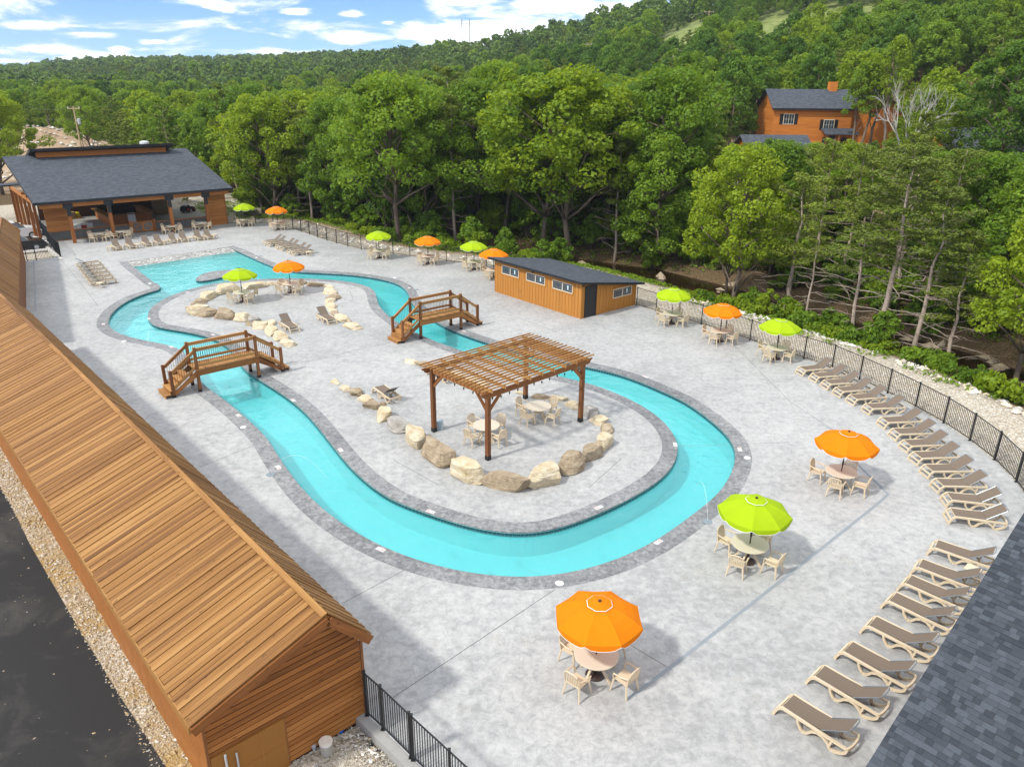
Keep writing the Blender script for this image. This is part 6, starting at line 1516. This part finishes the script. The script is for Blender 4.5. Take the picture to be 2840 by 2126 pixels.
# trees one can single out, standing on the bank behind the fence
for a, kind, pi, lab, wide in (
        ([-11.44,76.38,-0.9,15.88], 'leaf', 0, 'big oak with forked leaning trunk behind the back fence umbrellas', 1.15),
        ([-6.16,78.3,-1.0,15.48], 'cedar', 1, 'tall cedar with straight bare trunk right of the big oak', 1.0),
        ([6.07,75.05,-1.0,17.94], 'leaf', 2, 'large tree with slanting trunk behind the small shed', 1.25),
        ([14.98,75.92,-1.1,16.69], 'leaf', 0, 'tree with forked limbs right of the small shed', 1.1),
        ([2.96,76.78,-1.0,17.16], 'leaf', 3, 'leafy tree directly behind the shed orange umbrella', 1.1),
        ([17.24,59.1,-1.2,9.69], 'leaf', 1, 'leafy tree on the bank behind the first lime umbrella right of the shed', .9),
        ([20.45,54.31,-1.3,10.85], 'cedar', 2, 'spreading cedar with many dead lower branches', 1.35),
        ([20.5,50.84,-1.0,8.62], 'cedar', 1, 'thin leaning cedar beside the spreading one', .8),
        ([22.26,47.71,-1.0,9.92], 'cedar', 0, 'twin trunked cedar left of the tallest one', 1.1),
        ([23.59,46.19,-1.0,11.95], 'cedar', 0, 'tallest cedar with thick pale trunk at the right', 1.45),
        ([25.19,44.77,-1.0,10.56], 'cedar', 1, 'leaning cedar with long side branch right of the tallest', 1.2),
        ([27.12,44.37,-1.0,8.87], 'cedar', 2, 'slanting cedar over the creek at the right edge', 1.2),
        ([29.48,40.95,-0.8,10.58], 'leaf', 4, 'leafy tree cut by the right edge of the frame', 1.0)):
    x, y, z, h = a; z = tz(x, y); lst = NEAR_C if kind == 'cedar' else BIG_T; pi %= 3
    OCC.append((x, y)); tree(lst[pi], x, y, z, h, 14. if kind == 'cedar' else 16., R.uniform(0, 6.28), lab, 'tree', None, 'cedar_tree' if kind == 'cedar' else 'broadleaf_tree', wide=wide)
bx = [39.17,80.0,9.76]; bz = tz(bx[0], bx[1]); t = thing('bare_tree', 'leafless pale grey tree standing among the cedars at the right', 'tree', (bx[0], bx[1], bz)); link('branches', bare_tree(), t); t.scale = [([38.08,80.0,15.68][2] - bz) / 17.5] * 3; OCC.append((bx[0], bx[1]))
q = [-74.14,138.0,3.72]; tree(NEAR_T[0], q[0], q[1], tz(q[0], q[1]), [-73.54,138.0,13.41][2] - tz(q[0], q[1]), 16., 1, 'single rounded bright green tree behind the utility pole', 'tree', None, 'broadleaf_tree', wide=1.0); OCC.append((q[0], q[1]))
q = [-87.51,150.0,3.11]; tree(SLIM[0], q[0], q[1], tz(q[0], q[1]), 5.6, 16., 2, 'small dark tree growing on the bare earth heap', 'tree', None, 'slender_tree', wide=2.2); OCC.append((q[0], q[1]))
q = [-67.93,104.0,3.16]; tree(NEAR_T[2], q[0] - 1, q[1], tz(q[0], q[1]), 13.6, 16., 2, 'large bright yellow-green tree at the left edge behind the pavilion', 'tree', None, 'broadleaf_tree', wide=1.25); OCC.append((q[0], q[1]))
q = [-74.85,112.0,4.94]; tree(NEAR_T[0], q[0], q[1], tz(q[0], q[1]), 12, 16., 4, 'green tree half out of the frame at the left edge', 'tree', None, 'broadleaf_tree', wide=1.2); OCC.append((q[0], q[1]))
for k, (xx, D, top) in enumerate(((872, 108, 40), (948, 107, -60), (1012, 109, 20), (1110, 104, -120))):
    q = [([46.13,108.0,7.98]), ([47.0,107.0,8.05]), ([49.0,109.0,7.93]), ([48.4,104.0,8.19])][k]
    tree(SLIM[k % 2], q[0], q[1], tz(q[0], q[1]), 12 + k, 16., k, '%s slender tree before the second orange cabin, counted from the left' % ORD[k], 'tree', None, 'slender_tree'); OCC.append((q[0], q[1]))
# the height near trees may reach, by azimuth (degrees) -> elevation of the tops
TOPS = [[-38.9725892247986,-0.9912169855763242],[-21.56040183077288,-0.7047380880109125],[-18.586750874043908,0.028647889756541162],[-15.613099917314933,0.057295779513082325],[-11.997736230039438,-0.7964113352318443],[-8.141730268808999,0.2807493196141034],[-5.2311046695444166,1.260507149287811],[-1.701684651538545,1.7647100090029355],[1.1974817918234204,1.4954198452914487],[4.428963756361263,0.9912169855763242],[7.007273834449968,0.6531718864491385],[9.258997969314104,0.2864788975654116],[12.473291199998021,-0.5786873730821315],[13.928603999630313,-1.1516451682129547],[14.982846342671028,-3.701307356545118],[18.959173440878942,-3.6497411549833445],[23.296463950019273,-3.443476348736248],[23.98974288212757,-2.5553917662834715],[24.27049220174167,-0.985487407625016],[26.338869842163945,0.813600069085769],[28.401517904634908,3.134079139365603],[30.870966001648753,5.019110285346011],[36.79534960330147,5.614986392282068]]
TOPS = np.array(TOPS)
TOPL = [(a, min(float(np.interp(a + k, TOPS[:, 0], TOPS[:, 1])) for k in (-2.5, -1.2, 0, 1.2, 2.5))) for a in np.arange(-40, 40, .5)]; TOPL = np.array(TOPL)
VIEWS = [(20.6, 25.4, 107, .30), (25.3, 31.5, 80, -2.2)]
CREEKA = np.array(CREEK)
def free(x, y, gap):
    if min(((x - a) ** 2 + (y - b) ** 2 for a, b in OCC), default=9e9) < gap * gap: return False
    for cx, cy, cz, cr in CABINS[:5]:
        if math.hypot(x - cx, y - cy - 3) < cr: return False
    return True
deckp = np.array(DECK_EDGE)
cand = []
GXY = [(R.uniform(-70, 110), R.uniform(36, 205)) for _ in range(16000)]
gx = np.array([p[0] for p in GXY]); gy = np.array([p[1] for p in GXY]); gd = seg_dist(gx, gy, BACK); gi = inside(gx, gy, DECK_EDGE); gz = terrain(gx, gy)
gn = inside(gx, gy, [(-33, 84), (-60, 130), (-70, 260), (150, 260), (110, 60), (60, 5), (21.5, 5.8)] + [tuple(q) for q in BACK[::-1]])
gc = np.min(np.hypot(gx[:, None] - CREEKA[None, :, 0], gy[:, None] - CREEKA[None, :, 1]), 1)
order = np.argsort(np.hypot(gx, gy))
ntree = 0; FAR_PTS = []
SECT = [(-26, 'behind the pavilion'), (-17, 'behind the far fence corner'), (-10.5, 'left of the big oak'), (-6.5, 'around the big oak'), (-1, 'left of the small shed'), (5, 'behind the small shed'), (10, 'just right of the small shed'), (15, 'behind umbrellas right of the shed'), (20, 'behind the right fence umbrellas'), (25, 'below the orange cabins'), (90, 'near the right edge')]
def where_tree(az, r):
    s = next(b for a, b in SECT if az < a); return ('in the front row ' if r < 72 else ('in the second rows ' if r < 90 else 'deep in the wood ')) + s
def size_word(h): return 'tall' if h > 13 else ('middling' if h > 8.5 else 'low')
for i in order:
    x, y, z = float(gx[i]), float(gy[i]), float(gz[i]); r = math.hypot(x, y); az = math.degrees(math.atan2(x, y))
    if gi[i] or not gn[i] or gd[i] < 7.5 or gc[i] < 2.9 or not (-36 < az < 36): continue
    if math.hypot(x - 5.5, y - 57) < 9: continue
    lx, ly = (x - PAV_O.x) * math.cos(PAV_A) + (y - PAV_O.y) * math.sin(PAV_A), -(x - PAV_O.x) * math.sin(PAV_A) + (y - PAV_O.y) * math.cos(PAV_A)
    if lx < 24.5 and ly < 34: continue
    if (x < -.515 * y and 100 < y < 150): continue
    if 17.0 < az < 23.4 and 93 < r < 124: continue
    if not free(x, y, (3.6 if az > 13 and r < 80 else 3.5) if r < 110 else (4.6 if r < 150 else 5.2)): continue
    if r < 76 and az < 14 and gd[i] < 13.5: continue
    el = float(np.interp(az, TOPL[:, 0], TOPL[:, 1])) - abs(R.gauss(0, .8)) + .15
    right = az > 12.5 and r < 84
    if az > 27.8 and r < 90: el = min(el, -3.9)
    if 24.2 < az < 27.4 and r < 82: el = min(el, -3.0)
    hmax = CAMZ + r * math.tan(math.radians(el)) - z
    h = R.uniform(10.5, 16.5) if r < 110 else R.uniform(9, 14)
    if el < -2.9 and az > 24.2: h = min(h, hmax)
    if az < -20: h = min(h, hmax)
    if r < (124 if 15.5 < az < 26 else 112): h = min(h * 1.08, hmax)
    if h < 2.6: continue
    if ntree >= 278 or r > 190: continue
    ced = R.random() < (.62 if right else .14)
    wide = 1.0 if h > 9 else 1.25
    if r < 106:
        if ced: put(NEAR_C, 'cedar', x, y, z, h, '%s cedar %s' % (size_word(h), where_tree(az, r)), 'cedars beyond the fence', wide=wide)
        elif R.random() < .16: put(SLIM, 'slim', x, y, z, h, '%s slender tree %s' % (size_word(h), where_tree(az, r)), 'slender trees beyond the fence', wide=wide)
        else: put(NEAR_T, 'leaf', x, y, z, h, '%s %s tree %s' % (size_word(h), ('bright green', 'deep green', 'yellow-green', 'bright green', 'deep green')[len(OCC) % 5], where_tree(az, r)), 'broadleaf trees beyond the fence', wide=wide * R.uniform(.9, 1.15))
    else:
        if ced: put(MID_C, 'cedar', x, y, z, h, 'dark conifer on the slope, %s' % (('left of the clouds', 'below the tall twin pole', 'below the hill crest', 'around the orange cabins')[min(3, int((az + 36) / 18))]), 'conifers on the slope')
        else: put(MID_T, 'leaf', x, y, z, h, '%s %s tree crown on the slope, %s' % (size_word(h), ('deep green', 'bright green', 'yellow-green')[len(OCC) % 3], ('left of the clouds', 'below the tall twin pole', 'below the hill crest', 'around the orange cabins')[min(3, int((az + 36) / 18))]), 'trees on the slope', wide=R.uniform(.95, 1.2))
    ntree += 1
# the rest of the woods reads as one mass
def gn_scatter(name, pts, protos, label=None):
    col = bpy.data.collections.new(name + '_kinds')
    for i, me in enumerate(protos):
        o = bpy.data.objects.new('kind_%02d' % i, me); col.objects.link(o)
    me = bpy.data.meshes.new(name); n = len(pts); A = np.array(pts, np.float32)
    me.vertices.add(n); me.vertices.foreach_set('co', np.ascontiguousarray(A[:, :3]).ravel())
    for an, k in (('size', 3), ('turn', 4)): at = me.attributes.new(an, 'FLOAT', 'POINT'); at.data.foreach_set('value', np.ascontiguousarray(A[:, k]))
    at = me.attributes.new('pick', 'INT', 'POINT'); at.data.foreach_set('value', A[:, 5].astype(np.int32))
    o = link(name, me, None, kind='stuff'); ng = bpy.data.node_groups.new(name, 'GeometryNodeTree')
    ng.interface.new_socket('Geometry', in_out='INPUT', socket_type='NodeSocketGeometry'); ng.interface.new_socket('Geometry', in_out='OUTPUT', socket_type='NodeSocketGeometry')
    t = NT(ng); gi_ = t.add('NodeGroupInput'); go = t.add('NodeGroupOutput')
    def attr(nm, ty): n = t.add('GeometryNodeInputNamedAttribute', data_type=ty); n.inputs[0].default_value = nm; return n.outputs[0]
    ci = t.add('GeometryNodeCollectionInfo', ins={0: col, 1: True, 2: True})
    ip = t.add('GeometryNodeInstanceOnPoints')
    t.l.new(gi_.outputs[0], ip.inputs['Points']); t.l.new(ci.outputs[0], ip.inputs['Instance']); ip.inputs['Pick Instance'].default_value = True
    t.l.new(attr('pick', 'INT'), ip.inputs['Instance Index']); t.l.new(attr('size', 'FLOAT'), ip.inputs['Scale'])
    cx = t.add('ShaderNodeCombineXYZ', ins={2: attr('turn', 'FLOAT')}); t.l.new(cx.outputs[0], ip.inputs['Rotation']); t.l.new(ip.outputs[0], go.inputs[0])
    md = o.modifiers.new('scatter', 'NODES'); md.node_group = ng; return o
FAR_M = [broadleaf(51, H=16, clumps=34, per=22, size=1.35, mat=FARL, lod=1, low=.1)[1], broadleaf(52, H=16, clumps=34, per=22, size=1.3, mat=FARL, lod=1, low=.1, spread=5.6)[1], broadleaf(53, H=16, clumps=34, per=22, size=1.35, mat=LEAF[0], lod=1, low=.1)[1],
         cedar(54, H=16, lod=1, bare=.08, per=20, size=1.0, spread=3.0, whorls=18)[1], cedar(55, H=16, lod=1, bare=.08, per=20, size=1.0, spread=3.4, whorls=18, mat=FARL)[1]] + [q[1] for q in MID_T + MID_C]
def hit(az, el):
    for r in range(110, 640, 3):
        if tz(r * math.sin(az), r * math.cos(az)) > CAMZ + r * math.tan(el): return r
    return 400
CLEAR = [(a, hit(a, e), w, d) for (a, e), w, d in (([0.3492,0.0647], 15, 85), ([0.2073,0.0547], 13, 85), ([0.2935,0.0599], 6, 80))]
n = 90000; az = NR.uniform(-37, 37, n); rr_ = np.sqrt(NR.uniform(100 ** 2, 1000 ** 2, n)); fx = rr_ * np.sin(np.radians(az)); fy = rr_ * np.cos(np.radians(az)); fz = terrain(fx, fy)
fi = inside(fx, fy, [(-33, 84), (-20, 100), (-51, 100), (-77, 150), (-140, 150), (-900, 500), (-900, 1150), (700, 1150), (300, 60), (60, 5), (21.5, 5.8)] + [tuple(q) for q in BACK[::-1]])
cell = {}
for (a, b) in OCC: cell.setdefault((int(a // 6), int(b // 6)), []).append((a, b))
SK = np.array(SKYLINE)
for i in np.argsort(rr_):
    x, y, r = float(fx[i]), float(fy[i]), float(rr_[i])
    if not fi[i]: continue
    if r > np.interp(az[i], SK[:, 0], SK[:, 2]) * 1.12: continue
    gap = 4.6 if r < 200 else (5.5 if r < 400 else 7.0); cx, cy = int(x // 6), int(y // 6); ok = True
    for dx in (-1, 0, 1):
        for dy in (-1, 0, 1):
            for a, b in cell.get((cx + dx, cy + dy), ()):
                if (a - x) ** 2 + (b - y) ** 2 < gap * gap: ok = False
    if not ok: continue
    if any(abs(math.radians(az[i]) - a) * r < w * (1 if r > R_ - 25 else .75) and R_ - d < r < R_ + 14 for a, R_, w, d in CLEAR): continue
    if any(math.hypot(x - a, y - b - 3) < c + 2 for a, b, _, c in CABINS): continue
    if 17.0 < az[i] < 23.4 and r < 124: continue
    cell.setdefault((cx, cy), []).append((x, y))
    con = noise.noise(V((x * .012, y * .012, 2))) + R.uniform(-.25, .25) + (.22 if az[i] > -3 and r > 230 else 0)
    h = R.uniform(8.5, 13.5) if con < .2 else R.uniform(8, 12)
    if az[i] < -20 and r < 330: h = min(h, CAMZ + r * math.tan(math.radians(-.2 if r > 200 else -.7)) - float(fz[i]))
    if h < 3: continue
    FAR_PTS.append((x, y, float(fz[i]) - .3, h / 16 * (1 if r < 400 else 1.15), R.uniform(0, 6.28), (R.choice((0, 1, 0, 1, 2)) if con < .2 else R.choice((3, 4))) if r > 300 else (R.choice((5, 6, 5, 6, 7)) if con < .2 else R.choice((8, 9)))))
gn_scatter('distant_forest', FAR_PTS, FAR_M)
# shrubs and saplings on the bank, one by one
SP = []
for poly, cnt in ((FENCE_E, 92), (FENCE_N, 60)):
    L = plen(poly)
    for k in range(cnt):
        r_ = along(poly, (k + R.uniform(0, 1)) * L / cnt)
        if not r_: continue
        p, nn = r_; w = R.choice((R.uniform(6.2, 7.6), R.uniform(6.2, 8.5), R.uniform(14, 18))) if poly is FENCE_E else R.choice((R.uniform(5.0, 7.5), R.uniform(6, 11)))
        for s in (1, -1):
            q = p + nn * w * s
            if not inside(np.array([q.x]), np.array([q.y]), DECK_EDGE)[0]: break
        else: continue
        if math.hypot(q.x - 5, q.y - 56) < 7: continue
        SP.append((q.x, q.y, w))
for i, (x, y, w) in enumerate(SP):
    k = R.choice((0, 1, 1)) if w < 7 else R.choice((0, 2, 3, 4, 4)); s = R.uniform(.6, 1.2)
    t = thing('shrub', ('low %s shrub' % ('green', 'yellow-green')[k] if k < 2 else '%s sapling' % ('deep green', 'yellow-green', 'bright green')[k - 2]) + ' on the bank ' + next(b for a, b in SECT if math.degrees(math.atan2(x, y)) < a), 'shrub', (x, y, tz(x, y)), R.uniform(0, 6.28), 'low shrubs on the bank' if k < 2 else 'saplings on the creek bank'); s *= .72 if (k >= 2 and x > 8) else 1; t.scale = (s, s, s * R.uniform(.8, 1.2))
    link('stems', SHRUB[k][0], t); link('foliage', SHRUB[k][1], t)
# the understorey between the trunks
uxy = [(R.uniform(-34, 52), R.uniform(40, 112)) for _ in range(2600)]; ua = np.array(uxy); ud_ = seg_dist(ua[:, 0], ua[:, 1], BACK); uin = inside(ua[:, 0], ua[:, 1], DECK_EDGE); uw = inside(ua[:, 0], ua[:, 1], [(-33, 84), (-40, 120), (90, 120), (110, 60), (60, 5), (21.5, 5.8)] + [tuple(q) for q in BACK[::-1]]); un_ = 0; UO = []
ucr = np.min(np.hypot(ua[:, 0][:, None] - CREEKA[None, :, 0], ua[:, 1][:, None] - CREEKA[None, :, 1]), 1)
for (x, y), dd, i_, w_, c_ in zip(uxy, ud_, uin, uw, ucr):
    if i_ or not w_ or dd < 12.5 or dd > 30 or c_ < 2.6 or un_ >= 240 or math.hypot(x, y) > 112: continue
    if any((x - a) ** 2 + (y - b) ** 2 < 3.4 for a, b in UO): continue
    if any(math.hypot(x - cx, y - cy - 3) < cr for cx, cy, cz, cr in CABINS): continue
    UO.append((x, y)); un_ += 1; k = R.choice((2, 3, 4, 4)); s = R.uniform(.8, 1.5)
    t = thing('sapling', '%s understorey sapling across the creek, %s' % (('deep green', 'yellow-green', 'bright green')[k - 2], next(b for a, b in SECT if math.degrees(math.atan2(x, y)) < a)), 'sapling', (x, y, tz(x, y)), R.uniform(0, 6.28), 'understorey saplings'); t.scale = (s, s, s)
    link('stems', SHRUB[k][0], t); link('foliage', SHRUB[k][1], t)
# ground cover under the trees
n = 34000; ux = NR.uniform(-40, 60, n); uy = NR.uniform(36, 100, n); ud = seg_dist(ux, uy, BACK); ui = inside(ux, uy, DECK_EDGE); uc = np.min(np.hypot(ux[:, None] - CREEKA[None, :, 0], uy[:, None] - CREEKA[None, :, 1]), 1)
un = inside(ux, uy, [(-33, 84), (-60, 130), (150, 130), (110, 60), (60, 5), (21.5, 5.8)] + [tuple(q) for q in BACK[::-1]])
keep = (~ui) & un & (ud > 4.2) & (uc > 2.4); pat = np.array([noise.noise(V((a * .35, b * .35, 9))) for a, b in zip(ux, uy)]); keep &= pat + NR.uniform(-.35, .35, n) > -.2
ux, uy = ux[keep], uy[keep]; uz = terrain(ux, uy); cs = np.stack([ux, uy, uz + .12], 1)
P, N, L, W_ = clump_leaves(cs, NR.uniform(.2, .5, len(cs)), 7, .2, .5, .8); g = link('undergrowth', quads_mesh('undergrowth', P, N, L, W_, LEAF[0]), None, kind='stuff')

# summer haze over the valley
hz = MB(); hz.b3(-1650, 1650, -330, 1950, -9, 120); hm = bpy.data.materials.new('haze'); hm.use_nodes = True; t = NT(hm.node_tree); t.n.clear()
pv = t.add('ShaderNodeVolumePrincipled', ins={'Color': (.80, .88, 1.0, 1), 'Density': .00016, 'Anisotropy': .2}); o = t.add('ShaderNodeOutputMaterial'); t.l.new(pv.outputs[0], o.inputs['Volume'])
hz.build('haze', hm, None, kind='stuff')
